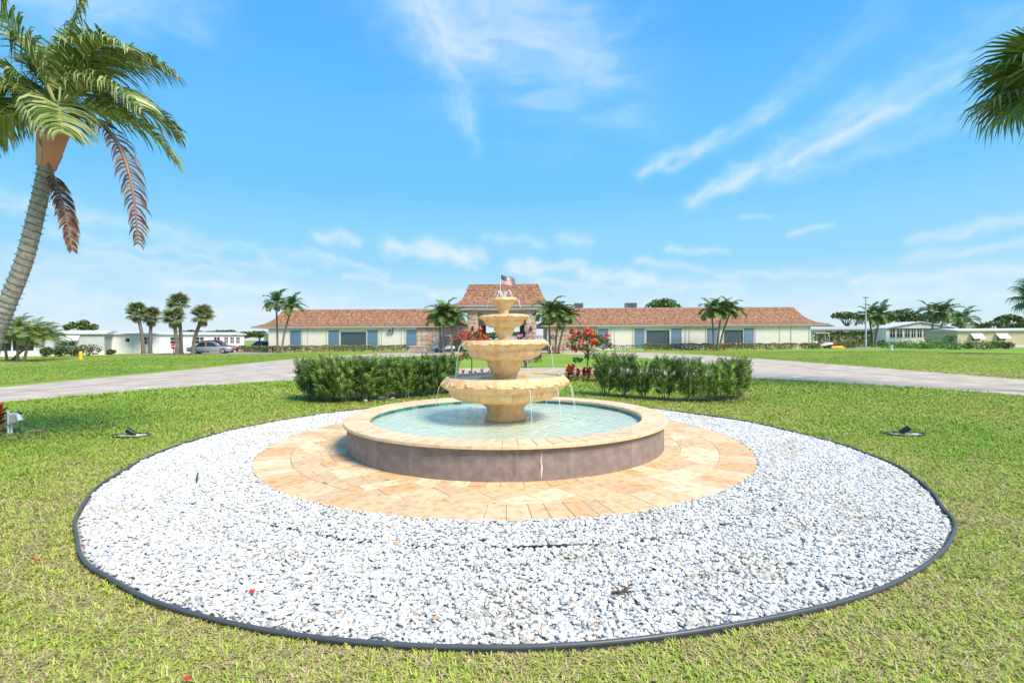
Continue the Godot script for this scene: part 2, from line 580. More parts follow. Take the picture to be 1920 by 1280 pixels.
	M.trim = tri_tex(mat(0.70, 0.68, 0.60, 0.8), plain, 0.5)
	M.fascia = tri_tex(mat(0.56, 0.48, 0.42, 0.8), plain, 0.5)
	M.soffit = tri_tex(mat(0.74, 0.68, 0.60, 0.85), plain, 0.5)
	M.shutter = tri_tex(mat(0.16, 0.29, 0.42, 0.6), plain, 0.8)
	M.slate = tri_tex(mat(0.085, 0.125, 0.155, 0.55), plain, 0.6)
	M.mortar = mat(0.40, 0.31, 0.255, 0.95)
	M.stone = []
	var stx := ramp_tex(256, noise(0.03, 4, 71), [[0.2, Color(0.72, 0.66, 0.62)], [0.5, Color(0.92, 0.88, 0.84)], [0.8, Color(1, 1, 0.98)]], speck, 0.3)
	for tone in [[0.68, 0.53, 0.43], [0.75, 0.60, 0.50], [0.60, 0.44, 0.35], [0.79, 0.67, 0.57], [0.66, 0.53, 0.41]]:
		M.stone.append(tri_tex(mat(tone[0], tone[1], tone[2], 0.85), stx, 0.8))
	M.white = tri_tex(mat(0.80, 0.80, 0.79, 0.7), even, 0.4)
	M.white_metal = mat(0.80, 0.80, 0.80, 0.4)
	M.grey_siding = tri_tex(mat(0.55, 0.56, 0.56, 0.75), even, 0.4)
	M.peach = tri_tex(mat(0.84, 0.66, 0.44, 0.8), plain, 0.4)
	M.roof_white = tri_tex(mat(0.74, 0.75, 0.76, 0.6), plain, 0.2)
	M.roof_grey = tri_tex(mat(0.50, 0.51, 0.53, 0.7), plain, 0.2)
	M.glass = mat(0.022, 0.028, 0.034, 0.08)
	M.glass.metallic_specular = 0.7
	M.screen = mat(0.02, 0.021, 0.022, 0.5)
	M.dark = mat(0.03, 0.03, 0.032, 0.7)
	M.grey_metal = mat(0.25, 0.26, 0.27, 0.5, 0.3)
	M.shingle = StandardMaterial3D.new()
	M.shingle.albedo_texture = shingle_tex()
	M.shingle.albedo_color = lin(1, 1, 1)
	M.shingle.roughness = 0.9

func streak_tex() -> ImageTexture:
	var S := 512
	var r := RandomNumberGenerator.new()
	r.seed = 77
	var f := noise(0.02, 4, 44)
	var col := PackedFloat32Array()
	col.resize(S)
	for k in S:
		col[k] = 0.0
	for k in 70:
		var x := r.randi_range(0, S - 1)
		var w := r.randi_range(1, 7)
		var a := r.randf_range(-0.05, 0.07)
		for j in range(-w, w + 1):
			col[(x + j + S) % S] += a * (1.0 - absf(j) / (w + 1.0))
	var im := Image.create(S, S, false, Image.FORMAT_RGB8)
	for y in S:
		for x in S:
			var g := 0.88 + f.get_noise_2d(x, y) * 0.16 + col[x] * (0.6 + 0.4 * sin(y * 0.013 + x))
			im.set_pixel(x, y, Color(g, g * 0.99, g * 0.985))
	return ImageTexture.create_from_image(im)

# rows of shingle tabs; each tab has its own tone
func shingle_tex() -> ImageTexture:
	var W := 1024
	var H := 128
	var r := RandomNumberGenerator.new()
	r.seed = 31
	var im := Image.create(W, H, false, Image.FORMAT_RGB8)
	var tones := [Color(0.65, 0.46, 0.35), Color(0.56, 0.385, 0.29), Color(0.71, 0.53, 0.41), Color(0.46, 0.305, 0.225), Color(0.75, 0.59, 0.46), Color(0.61, 0.43, 0.325), Color(0.52, 0.37, 0.30)]
	for row in 8:
		var x := -r.randi_range(0, 20)
		while x < W:
			var w := r.randi_range(14, 34)
			var c: Color = tones[r.randi_range(0, tones.size() - 1)]
			c = c.lerp(Color(0.60, 0.45, 0.36), r.randf_range(0.2, 0.65))
			im.fill_rect(Rect2i(maxi(x, 0), row * 16, w, 16), c)
			im.fill_rect(Rect2i(maxi(x, 0), row * 16, 1, 16), c.darkened(0.25))
			x += w
	return ImageTexture.create_from_image(im)

# ---------------------------------------------------------------- ground
var tone_noise := FastNoiseLite.new()
var tone_fine := FastNoiseLite.new()

# how dry the turf is at a place, 0 lush to 1 straw
func dryness(x: float, z: float) -> float:
	var d := 0.24 + 0.5 * tone_noise.get_noise_2d(x, z) + 0.4 * tone_noise.get_noise_2d(x * 0.25 + 40.0, z * 0.25) + 0.40 * tone_fine.get_noise_2d(x, z)
	var r := Vector2(x - POOL.x, z - POOL.z).length()
	d += 0.40 * exp(-absf(r - 5.4) / 0.8) + 0.22 * exp(-absf(z + 2.5) / 1.6)
	d += 0.5 * exp(-absf(absf(x) - 19.6) / 1.6) * (0.4 + tone_fine.get_noise_2d(x * 0.4, z * 0.15)) if absf(x) > 18.0 else 0.0
	return clampf(d, 0.0, 1.0)

func turf_color(d: float) -> Color:
	var lush := Color(0.225, 0.355, 0.034)
	var mid := Color(0.345, 0.42, 0.055)
	var dry := Color(0.45, 0.365, 0.15)
	return lush.lerp(mid, d * 2.0) if d < 0.5 else mid.lerp(dry, (d - 0.5) * 2.0)

func spline(pts: Array, per: int, closed := false) -> Array:
	var out := []
	var m := pts.size()
	for i in (m if closed else m - 1):
		var p0: Vector2 = pts[(i - 1 + m) % m] if closed or i > 0 else pts[0]
		var p1: Vector2 = pts[i]
		var p2: Vector2 = pts[(i + 1) % m]
		var p3: Vector2 = pts[(i + 2) % m] if closed or i + 2 < m else pts[m - 1]
		for k in per:
			out.append(p1.cubic_interpolate(p2, p0, p3, float(k) / per))
	if not closed:
		out.append(pts[m - 1])
	return out

# a strip of ground between two lines of (x, distance ahead)
func strip(mb: MB, a: Array, b: Array, y: float) -> void:
	for i in a.size() - 1:
		var q := [Vector3(a[i].x, y, -a[i].y), Vector3(b[i].x, y, -b[i].y), Vector3(b[i + 1].x, y, -b[i + 1].y), Vector3(a[i + 1].x, y, -a[i + 1].y)]
		if (q[1] - q[0]).cross(q[2] - q[0]).y > 0.0:
			mb.quad(q[0], q[1], q[2], q[3])
		else:
			mb.quad(q[3], q[2], q[1], q[0])

func ribbon_line(mb: MB, line: Array, w: float, y: float) -> void:
	var a := []
	var b := []
	for i in line.size():
		var d: Vector2 = (line[mini(i + 1, line.size() - 1)] - line[maxi(i - 1, 0)]).normalized()
		a.append(line[i] + d.orthogonal() * w * 0.5)
		b.append(line[i] - d.orthogonal() * w * 0.5)
	strip(mb, a, b, y)

var drive_outer := []
var drive_inner := []

func ground_and_roads() -> void:
	tone_noise = noise(0.11, 3, 101)
	tone_fine = noise(0.9, 3, 102)
	# lawn: one sheet to the horizon, fine near the camera
	var mb := MB.new()
	var xs := []
	var x := -44.0
	while x <= 44.0:
		xs.append(x)
		x += 0.5 if absf(x) < 14.0 else 2.0
	xs.push_front(-140.0); xs.push_front(-600.0); xs.append(140.0); xs.append(600.0)
	var zs := [60.0, 8.0]
	var z := 4.0
	while z >= -72.0:
		zs.append(z)
		z -= 0.5 if z > -24.0 else 2.0
	zs.append(-140.0); zs.append(-900.0)
	var cols := []
	for i in zs.size():
		var row := PackedColorArray()
		for j in xs.size():
			row.append(turf_color(dryness(xs[j], zs[i])))
		cols.append(row)
	for i in zs.size() - 1:
		for j in xs.size() - 1:
			var p := [Vector3(xs[j], 0, zs[i]), Vector3(xs[j + 1], 0, zs[i]), Vector3(xs[j + 1], 0, zs[i + 1]), Vector3(xs[j], 0, zs[i + 1])]
			var cc := [cols[i][j], cols[i][j + 1], cols[i + 1][j + 1], cols[i + 1][j]]
			for t in [[0, 2, 1], [0, 3, 2]]:
				for k in t:
					mb.v.append(p[k]); mb.n.append(Vector3.UP); mb.c.append(cc[k])
	structure("lawn", mb, M.lawn)
	# ring road round the fountain island
	mb = MB.new()
	var a := []
	var b := []
	for k in 97:
		var t := TAU * k / 96.0
		a.append(Vector2(0.3 + 14.3 * sin(t), 8.5 + 14.3 * cos(t)))
		var o := Vector2(0.3 + 19.4 * sin(t), 8.5 + 19.4 * cos(t))
		o.x = clampf(o.x, -17.9, 18.9)
		b.append(o)
	strip(mb, a, b, 0.004)
	structure("ring_road", mb, M.road)
	# drive that leaves the ring, passes the entrance and comes back
	var pairs := [[-17.8, 15, -13.2, 15], [-17.7, 20, -11.5, 20], [-17.6, 24, -10.8, 24.5], [-17.6, 29, -11.2, 29], [-18, 36, -11, 36], [-17.8, 44.4, -10.2, 43], [-16, 52.8, -8, 49], [-13.2, 58.8, -4, 53], [-7, 62.8, -1, 54.2], [0, 63.8, 1.5, 53.6], [7, 62.6, 4.8, 51.6], [14, 55.5, 8, 47.5], [16.9, 47.6, 10.1, 42], [18.5, 38.5, 11.4, 37], [18.8, 33, 11.6, 32], [19.1, 28, 11.5, 27], [18.9, 24, 10.8, 25], [18.9, 20, 12, 20], [18.8, 15, 14, 15]]
	for p in pairs:
		drive_outer.append(Vector2(p[0], p[1]))
		drive_inner.append(Vector2(p[2], p[3]))
	drive_outer = spline(drive_outer, 5)
	drive_inner = spline(drive_inner, 5)
	mb = MB.new()
	strip(mb, drive_outer, drive_inner, 0.008)
	structure("drive", mb, M.road)
	mb = MB.new()
	ribbon_line(mb, drive_outer.map(func(p): return p * Vector2(0.992, 0.998)), 0.14, 0.012)
	structure("road_edge_line", mb, M.yellow_paint)
	mb = MB.new()
	var mid := []
	for k in drive_outer.size():
		mid.append(drive_outer[k].lerp(drive_inner[k], 0.47 + 0.012 * sin(k * 0.9)))
	ribbon_line(mb, mid, 0.09, 0.0115)
	structure("road_seam", mb, mat(0.27, 0.24, 0.22, 0.95))
	# arrows painted on the road: (tail, head)
	for w in [[gp(338, 724), gp(232, 730)], [gp(470, 692), gp(522, 687)], [gp(1458, 685), gp(1411, 681)], [gp(1437, 706), gp(1522, 708.5)]]:
		mb = MB.new()
		var t := Vector2(w[0].x, -w[0].z)
		var h := Vector2(w[1].x, -w[1].z)
		var d := (h - t).normalized()
		var s := d.orthogonal()
		var neck := h - d * minf(1.1, (h - t).length() * 0.4)
		mb.slab(PackedVector2Array([t + s * 0.1, t - s * 0.1, neck - s * 0.1, neck + s * 0.1]), 0.0125, 0.0135)
		mb.slab(PackedVector2Array([neck - s * 0.32, h, neck + s * 0.32]), 0.0125, 0.0135)
		structure("road_arrow", mb, M.paint)
	# side street by the homes and the path in front of the far homes
	mb = MB.new()
	var line := []
	for p in [[-60, 684], [20, 680], [150, 674.5], [260, 670], [330, 667], [400, 664.5], [455, 662.5]]:
		var q := gp(p[0], p[1])
		line.append(Vector2(q.x, -q.z))
	ribbon_line(mb, spline(line, 4), 1.3, 0.004)
	structure("side_street", mb, M.path)
	mb = MB.new()
	line = []
	for p in [[1570, 653.5], [1660, 656.5], [1780, 660.5], [1915, 666]]:
		var q := gp(p[0], p[1])
		line.append(Vector2(q.x, -q.z))
	ribbon_line(mb, spline(line, 4), 0.8, 0.004)
	structure("path", mb, M.path)
	mb = MB.new()
	mb.slab(PackedVector2Array([Vector2(-44, 58.5), Vector2(-28, 58.5), Vector2(-30, 76), Vector2(-44, 76)]), 0.0, 0.006)
	structure("parking_area", mb, M.path)
	mb = MB.new()
	mb.slab(PackedVector2Array([Vector2(43, 70.6), Vector2(52, 70.6), Vector2(52, 78), Vector2(43, 78)]), 0.0, 0.006)
	structure("cart_parking", mb, M.path)
	mb = MB.new()
	mb.slab(PackedVector2Array([Vector2(-13, 59.5), Vector2(8.5, 59.5), Vector2(8.5, 80), Vector2(-13, 80)]), 0.0, 0.016)
	structure("entrance_paving", mb, M.path)

# ---------------------------------------------------------------- pool, paving
func ring_piece(r0: float, r1: float, a0: float, a1: float, gap: float) -> PackedVector2Array:
	var p := PackedVector2Array()
	for k in 4:
		var t := lerpf(a0 + gap / r1, a1 - gap / r1, k / 3.0)
		p.append(Vector2(sin(t), cos(t)) * (r1 - gap))
	for k in 4:
		var t := lerpf(a1 - gap / r0, a0 + gap / r0, k / 3.0)
		p.append(Vector2(sin(t), cos(t)) * (r0 + gap))
	return p

func circle_poly(r: float, m := 96) -> PackedVector2Array:
	var p := PackedVector2Array()
	for k in m:
		p.append(Vector2(cos(TAU * k / m), sin(TAU * k / m)) * r)
	return p

func pool_and_paving() -> void:
	var pv := Node3D.new()
	pv.name = numbered("paving")
	add_child(pv)
	pv.position = POOL
	pv.set_meta("kind", "structure")
	var mb := MB.new()
	mb.slab(circle_poly(3.492), 0.0, 0.036)
	built(pv, "joint_bed", mb, M.joint)
	var lay := func(poly: PackedVector2Array) -> void:
		var b := MB.new()
		b.slab(poly, 0.03, 0.046 + rr(-0.0015, 0.0015), 0.003)
		built(pv, "paver", b, M.travertine[rng.randi_range(0, 5)])
	for ring in [[3.06, 3.496, 0.2], [2.3, 2.56, 0.2]]:
		var a := 0.0
		var w: float = ring[2] / ring[1]
		while a < TAU - 0.01:
			var step := w * rr(0.75, 1.45)
			if TAU - a - step < w * 0.6:
				step = TAU - a
			lay.call(ring_piece(ring[0], ring[1], a, a + step, 0.0022))
			a += step
	var outer := circle_poly(3.06 - 0.0022)
	var inner := circle_poly(2.56 + 0.0022)
	var y := -3.3
	var turn := 0.62
	while y < 3.3:
		var h: float = [0.2, 0.3, 0.4][rng.randi_range(0, 2)]
		var x := -3.3 - rr(0.0, 0.4)
		while x < 3.3:
			var l: float = [0.3, 0.4, 0.4, 0.6][rng.randi_range(0, 3)]
			var g := 0.0022
			var q := PackedVector2Array()
			for c in [Vector2(x + g, y + g), Vector2(x + l - g, y + g), Vector2(x + l - g, y + h - g), Vector2(x + g, y + h - g)]:
				q.append(c.rotated(turn))
			for piece in Geometry2D.intersect_polygons(q, outer):
				for last in Geometry2D.clip_polygons(piece, inner):
					var area := 0.0
					for k in last.size():
						area += last[k].cross(last[(k + 1) % last.size()])
					if absf(area) > 0.006:
						lay.call(last)
			x += l
		y += h
	# pool
	var pool := thing("fountain_pool", "round low fountain pool with brown rendered wall and pale travertine coping", "pool", POOL)
	mb = MB.new()
	mb.lathe([[2.06, 0.408], [2.343, 0.408], [2.343, 0.40], [2.343, 0.2], [2.343, 0.036]], 128)
	built(pool, "wall", mb, M.pool_wall)
	mb = MB.new()
	mb.lathe([[0.0, 0.062], [1.0, 0.06], [1.95, 0.06], [2.03, 0.09], [2.045, 0.14], [2.045, 0.408]], 96)
	built(pool, "basin", mb, M.plaster)
	var a := 0.0
	while a < TAU - 0.01:
		var step := 0.083 * rr(0.88, 1.12)
		if TAU - a - step < 0.05:
			step = TAU - a
		mb = MB.new()
		mb.slab(ring_piece(2.031, 2.398, a, a + step, 0.0012), 0.409, 0.452 + rr(-0.001, 0.001), 0.009)
		built(pool, "coping_stone", mb, M.coping[rng.randi_range(0, 3)])
		a += step
	for k in 84:
		mb = MB.new()
		var t0 := TAU * k / 84.0 + 0.001
		var t1 := TAU * (k + 1) / 84.0 - 0.001
		var p0 := Vector3(sin(t0), 0, cos(t0)) * 2.036
		var p1 := Vector3(sin(t1), 0, cos(t1)) * 2.036
		mb.quad(p1 + Vector3(0, 0.27, 0), p0 + Vector3(0, 0.27, 0), p0 + Vector3(0, 0.405, 0), p1 + Vector3(0, 0.405, 0))
		built(pool, "waterline_tile", mb, M.tile[rng.randi_range(0, 3)])
	mb = MB.new()
	var g := []
	# rings spread from where the streams fall in
	var hits := []
	for d in [20, 47, 73, 81, 140, 215, 282]:
		hits.append(Vector2(sin(deg_to_rad(d)), cos(deg_to_rad(d))) * 1.10)
	for i in 64:
		var row := PackedVector3Array()
		var r := 2.034 * pow(i / 63.0, 0.8)
		for k in 160:
			var t := TAU * k / 160.0
			var here := Vector2(sin(t), cos(t)) * r
			var hgt := 0.0012 * sin(t * 11.0 + r * 9.0) + 0.0010 * sin(here.x * 17.0 + 2.0 * sin(here.y * 9.0))
			for q in hits:
				var away: float = here.distance_to(q)
				hgt += 0.0034 * sin(away * 46.0) * exp(-away * 3.0)
			row.append(Vector3(r * sin(t), 0.358 + hgt, r * cos(t)))
		g.append(row)
	mb.grid(g, true)
	built(pool, "water", mb, M.water)
	# lime washed down the wall
	mb = MB.new()
	var prev := []
	for k in 9:
		var yy := lerpf(0.385, 0.06, k / 8.0)
		var c := 0.178 + 0.0022 * sin(k * 1.7)
		var w: float = [0.001, 0.0016, 0.002, 0.0034, 0.0036, 0.0048, 0.004, 0.0024, 0.001][k]
		var l := Vector3(sin(c - w), 0, cos(c - w)) * 2.3455 + Vector3(0, yy, 0)
		var q := Vector3(sin(c + w), 0, cos(c + w)) * 2.3455 + Vector3(0, yy, 0)
		if prev:
			mb.quad(l, q, prev[1], prev[0])
		prev = [l, q]
	built(pool, "lime_streak", mb, mat(0.62, 0.57, 0.54, 0.9))

# ---------------------------------------------------------------- tiered fountain
func stream(mb: MB, from: Vector3, out: Vector3, drop: float, speed: float, r: float) -> Vector3:
	var T := sqrt(drop / 4.9)
	var pts := []
	var rad := []
	for k in 8:
		var t := T * k / 7.0
		pts.append(from + out * speed * t + Vector3(0, -4.9 * t * t, 0))
		rad.append(r * (1.0 - 0.45 * k / 7.0) * rr(0.8, 1.2))
	mb.tube(pts, rad, 6)
	return pts[7]

func drop(mb: MB, p: Vector3, r: float) -> void:
	var k := [Vector3(r, 0, 0), Vector3(-r, 0, 0), Vector3(0, r * 1.5, 0), Vector3(0, -r * 1.2, 0), Vector3(0, 0, r), Vector3(0, 0, -r)]
	for f in [[0, 2, 4], [4, 2, 1], [1, 2, 5], [5, 2, 0], [4, 3, 0], [1, 3, 4], [5, 3, 1], [0, 3, 5]]:
		var nn := func(q: Vector3) -> Vector3: return q.normalized()
		mb.tri_n(p + k[f[0]], nn.call(k[f[0]]), p + k[f[2]], nn.call(k[f[2]]), p + k[f[1]], nn.call(k[f[1]]))

func tiered_fountain() -> void:
	var ft := thing("tiered_fountain", "four-tiered cast stone fountain with scalloped bowls standing in the round pool", "fountain", POOL + Vector3(0, 0.0, 0))
	ft.rotation.z = 0.012
	var bowls := [
		[[[0.1, 0.90], [0.5, 0.90], [0.80, 0.925], [0.862, 0.97], [0.872, 1.02], [0.89, 1.034], [0.912, 1.024], [0.955, 0.965, 0.002], [0.976, 0.92, 0.003], [0.968, 0.90, 0.003], [0.925, 0.862], [0.876, 0.833], [0.868, 0.822], [0.866, 0.80], [0.858, 0.777], [0.827, 0.736], [0.742, 0.695], [0.62, 0.668], [0.50, 0.65], [0.405, 0.637], [0.398, 0.628]],
			[[0.398, 0.628], [0.368, 0.61], [0.326, 0.58], [0.297, 0.548], [0.284, 0.51], [0.288, 0.465], [0.302, 0.43], [0.318, 0.405], [0.322, 0.40], [0.322, 0.372], [0.305, 0.366], [0.308, 0.335], [0.325, 0.30], [0.33, 0.062]], 18, 1.0, 0.868],
		[[[0.06, 1.46], [0.4, 1.465], [0.55, 1.50], [0.585, 1.55], [0.60, 1.576], [0.622, 1.582, 0.003], [0.650, 1.555, 0.006], [0.662, 1.515, 0.007], [0.640, 1.48, 0.004], [0.592, 1.452], [0.584, 1.44], [0.580, 1.428], [0.567, 1.424], [0.566, 1.405], [0.552, 1.362], [0.512, 1.32], [0.442, 1.294], [0.36, 1.279], [0.305, 1.275]],
			[[0.305, 1.275], [0.282, 1.272], [0.281, 1.245], [0.266, 1.238], [0.264, 1.204], [0.262, 1.19], [0.254, 1.186], [0.252, 1.157], [0.237, 1.150], [0.232, 1.115], [0.212, 1.075], [0.191, 1.05], [0.172, 1.01], [0.176, 0.97], [0.195, 0.91]], 14, 1.54, 0.575],
		[[[0.04, 1.88], [0.25, 1.885], [0.31, 1.915], [0.332, 1.95], [0.342, 1.966, 0.004], [0.356, 1.968, 0.007], [0.374, 1.93, 0.010], [0.360, 1.908, 0.007], [0.326, 1.892], [0.319, 1.884], [0.309, 1.880], [0.308, 1.868], [0.297, 1.836], [0.262, 1.798], [0.208, 1.778], [0.168, 1.774]],
			[[0.168, 1.774], [0.160, 1.768], [0.158, 1.735], [0.150, 1.728], [0.139, 1.688], [0.122, 1.664], [0.110, 1.65], [0.099, 1.62], [0.096, 1.58], [0.105, 1.53], [0.115, 1.465]], 12, 1.935, 0.318],
		[[[0.02, 2.165], [0.13, 2.17], [0.168, 2.20], [0.178, 2.228, 0.004], [0.190, 2.230, 0.007], [0.205, 2.196, 0.010], [0.196, 2.178, 0.006], [0.181, 2.167], [0.170, 2.160], [0.164, 2.147], [0.143, 2.106], [0.107, 2.075], [0.096, 2.071]],
			[[0.096, 2.071], [0.090, 2.065], [0.088, 2.04], [0.078, 2.025], [0.070, 1.99], [0.069, 1.96], [0.076, 1.91], [0.082, 1.87]], 10, 2.206, 0.172],
	]
	for i in 4:
		var b: Array = bowls[i]
		var mb := MB.new()
		mb.lathe(b[0], 112 if i < 2 else 72, b[2])
		var bowl := built(ft, "bowl", mb, M.cast)
		mb = MB.new()
		mb.lathe(b[1], 64)
		built(ft, "pedestal" if i == 0 else "stem", mb, M.cast)
		mb = MB.new()
		mb.lathe([[0.0, b[3] + 0.002], [b[4] * 0.5, b[3]], [b[4], b[3]]], 48)
		built(bowl, "water", mb, M.water)
		if i > 2:
			continue
		# carved leaves round the rim, and a lip between them
		var yc: float = [0.936, 1.518, 1.932][i]
		var hh: float = [0.075, 0.048, 0.028][i]
		var m: int = [18, 14, 12][i]
		var rim: Array = [[[0.876, 0.833], [0.976, 0.92], [0.912, 1.024]], [[0.592, 1.452], [0.662, 1.515], [0.622, 1.582]], [[0.326, 1.892], [0.374, 1.93], [0.356, 1.968]]][i]
		var R: float = rim[1][0]
		var face := func(yy: float) -> float:
			var lo: Array = rim[0] if yy < rim[1][1] else rim[2]
			return lerpf(rim[1][0], lo[0], clampf((yy - rim[1][1]) / (lo[1] - rim[1][1]), 0.0, 1.0))
		var leaf := MB.new()
		var half := PI / m * 0.74
		var zig := [[-1.0, 0.75], [-0.72, 0.15], [-0.45, 0.5], [-0.22, -0.45], [0.0, -0.95], [0.22, -0.45], [0.45, 0.5], [0.72, 0.15], [1.0, 0.75], [0.5, 0.92], [0.0, 0.55], [-0.5, 0.92]]
		var at := func(t: float, s: float, lift: float) -> Vector3:
			var yy := yc + s * hh
			var rad: float = face.call(yy) + 0.013 + lift
			return Vector3(rad * sin(t * half), yy, rad * cos(t * half))
		for k in zig.size():
			var p: Array = zig[k]
			var q: Array = zig[(k + 1) % zig.size()]
			leaf.tri(at.call(0.0, 0.0, 0.020), at.call(p[0], p[1], -0.008), at.call(q[0], q[1], -0.008))
		var leaf_mesh := leaf.mesh(M.cast)
		var lip := MB.new()
		var lw: float = [0.045, 0.034, 0.02][i]
		var pr := [Vector3(0, rim[2][1] + 0.002, rim[2][0] - 0.01), Vector3(0, lerpf(rim[2][1], rim[1][1], 0.5), lerpf(rim[2][0], R, 0.5) + 0.012), Vector3(0, rim[1][1], R + 0.016), Vector3(0, lerpf(rim[1][1], rim[0][1], 0.75), lerpf(R, rim[0][0], 0.55)), Vector3(0, rim[0][1] - 0.004, rim[0][0] - 0.03)]
		var ww := [0.8, 1.0, 1.05, 0.7, 0.5]
		for k in 4:
			var sx := Vector3(lw, 0, 0)
			lip.quad(pr[k + 1] - sx * ww[k + 1], pr[k + 1] + sx * ww[k + 1], pr[k] + sx * ww[k], pr[k] - sx * ww[k])
			for s in [-1.0, 1.0]:
				var e := [pr[k] + sx * ww[k] * s, pr[k + 1] + sx * ww[k + 1] * s, pr[k + 1] + sx * ww[k + 1] * s - Vector3(0, 0, 0.05), pr[k] + sx * ww[k] * s - Vector3(0, 0, 0.05)]
				lip.face(e, s > 0)
		var lip_mesh := lip.mesh(M.cast)
		for k in m:
			part(bowl, "carved_leaf", leaf_mesh, Transform3D(Basis(Vector3.UP, TAU * (k + 0.5) / m), Vector3.ZERO))
			part(bowl, "lip", lip_mesh, Transform3D(Basis(Vector3.UP, TAU * k / m), Vector3.ZERO))
	# mineral runs left by dripping water on the bowls and stems
	for q in [[0, 22, 12, 17], [1, 16, 9, 17], [2, 10, 8, 13]]:
		var pr: Array = bowls[q[0]][0]
		for k in q[1]:
			var mb := MB.new()
			var t := rr(0, TAU)
			var first: int = [11, 9, 8][q[0]]
			var last := mini(int(q[3]), first + rng.randi_range(3, 7))
			var prev := []
			for j in range(first, last + 1):
				var w: float = rr(0.004, 0.011) * (1.0 if j < last else 0.2) / pr[j][0]
				var rad: float = pr[j][0] + 0.0022
				var a := Vector3(sin(t - w) * rad, pr[j][1] - 0.0012, cos(t - w) * rad)
				var b := Vector3(sin(t + w) * rad, pr[j][1] - 0.0012, cos(t + w) * rad)
				if prev:
					mb.quad(a, b, prev[1], prev[0])
				prev = [a, b]
			built(ft, "mineral_run", mb, M.run[k % 2])
	# falling water
	var splash := MB.new()
	for s in [[0, 20, 0.985], [0, 47, 0.985], [0, 73, 0.985], [0, 81, 0.985], [0, 140, 0.985], [0, 215, 0.985], [0, 282, 0.985], [1, -83, 0.665], [1, -76, 0.665], [1, 84, 0.665], [1, 150, 0.665], [1, -150, 0.665], [2, -80, 0.378], [2, 74, 0.378], [2, 165, 0.378], [3, -76, 0.21], [3, 72, 0.21], [3, 80, 0.21], [3, 190, 0.21]]:
		var t := deg_to_rad(s[1])
		var out := Vector3(sin(t), 0, cos(t))
		var y0: float = [0.90, 1.505, 1.925, 2.19][s[0]]
		var y1: float = [0.358, 1.0, 1.54, 1.935][s[0]]
		var mb := MB.new()
		var broken: bool = s[0] > 1
		var from := out * (float(s[2]) + 0.015) + Vector3(0, y0, 0)
		var fall := (y0 - y1) * (0.45 if broken else 0.97)
		var end := stream(mb, from, out, fall, 0.26, [0.0065, 0.0065, 0.005, 0.0055][s[0]])
		built(ft, "water_stream", mb, M.stream)
		for k in (18 if broken else 14):
			drop(splash, end + Vector3(rr(-0.035, 0.035), rr(-0.16, 0.08), rr(-0.035, 0.035)), rr(0.003, 0.0065))
	for k in 7:   # jets at the top
		var t := TAU * k / 7.0 + 0.3
		var out := Vector3(sin(t), 0, cos(t))
		var mb := MB.new()
		var pts := []
		var rad := []
		for j in 9:
			var q := j / 8.0
			pts.append(out * (0.012 + 0.15 * q) + Vector3(0, 2.21 + 0.52 * q * (1.0 - q) * rr(0.92, 1.08) + 0.0 * q, 0))
			rad.append(lerpf(0.007, 0.004, q) * rr(0.7, 1.3))
		mb.tube(pts, rad, 6)
		built(ft, "water_jet", mb, M.stream)
		for j in 10:
			drop(splash, out * rr(0.05, 0.24) + Vector3(0, rr(2.22, 2.36), 0), rr(0.003, 0.006))
	for k in 150:
		var t := rr(0, TAU)
		drop(splash, Vector3(sin(t), 0, cos(t)) * rr(0.17, 0.33) + Vector3(0, rr(1.97, 2.14), 0), rr(0.002, 0.0048))
	for k in 170:   # splashing round the foot
		var t := rr(0, TAU)
		drop(splash, Vector3(sin(t), 0, cos(t)) * rr(0.33, 0.62) + Vector3(0, 0.358 + 0.07 * pow(rng.randf(), 2.0), 0), rr(0.003, 0.007))
	var o := built(ft, "water_drops", splash, M.stream)
	o.set_meta("kind", "stuff")

# ---------------------------------------------------------------- gravel and edging
func edge_radius(t: float) -> float:
	# measured round the bed: nearly a circle, a little wider towards the camera
	var tab := [[-3.2, 4.75], [-2.37, 4.85], [-2.08, 4.84], [-1.43, 4.90], [-1.26, 4.92], [-1.0, 4.99], [-0.77, 5.08], [-0.55, 5.19], [-0.39, 5.24], [-0.05, 5.29], [0.3, 5.27], [0.66, 5.27], [0.78, 5.25], [0.94, 5.14], [1.16, 5.07], [1.42, 4.95], [1.66, 4.79], [2.23, 4.63], [2.4, 4.67], [3.2, 4.75]]
	t = wrapf(t, -PI, PI)
	for k in tab.size() - 1:
		if t >= tab[k][0] and t < tab[k + 1][0]:
			return lerpf(tab[k][1], tab[k + 1][1], smoothstep(tab[k][0], tab[k + 1][0], t)) + 0.006 * sin(t * 17.0)
	return 4.75

func rock_mesh(seed_: int) -> ArrayMesh:
	var r := RandomNumberGenerator.new()
	r.seed = seed_
	var pts := PackedVector3Array()
	for k in 15:
		var p := Vector3(r.randfn(), r.randfn(), r.randfn()).normalized() * r.randf_range(0.78, 1.0)
		pts.append(p * Vector3(0.5, 0.25, 0.37))
	# convex hull by brute force: keep each triangle with all points behind it
	var mb := MB.new()
	mb.col = Color(1, 1, 1)
	for i in pts.size():
		for j in range(i + 1, pts.size()):
			for k in range(j + 1, pts.size()):
				var nn := (pts[j] - pts[i]).cross(pts[k] - pts[i])
				if nn.length() < 1e-7:
					continue
				var lo := 0.0
				var hi := 0.0
				for q in pts:
					var d := nn.dot(q - pts[i])
					lo = minf(lo, d)
					hi = maxf(hi, d)
				if hi < 1e-7:
					mb.tri(pts[i], pts[j], pts[k])
				elif lo > -1e-7:
					mb.tri(pts[i], pts[k], pts[j])
	return mb.mesh(M.gravel)

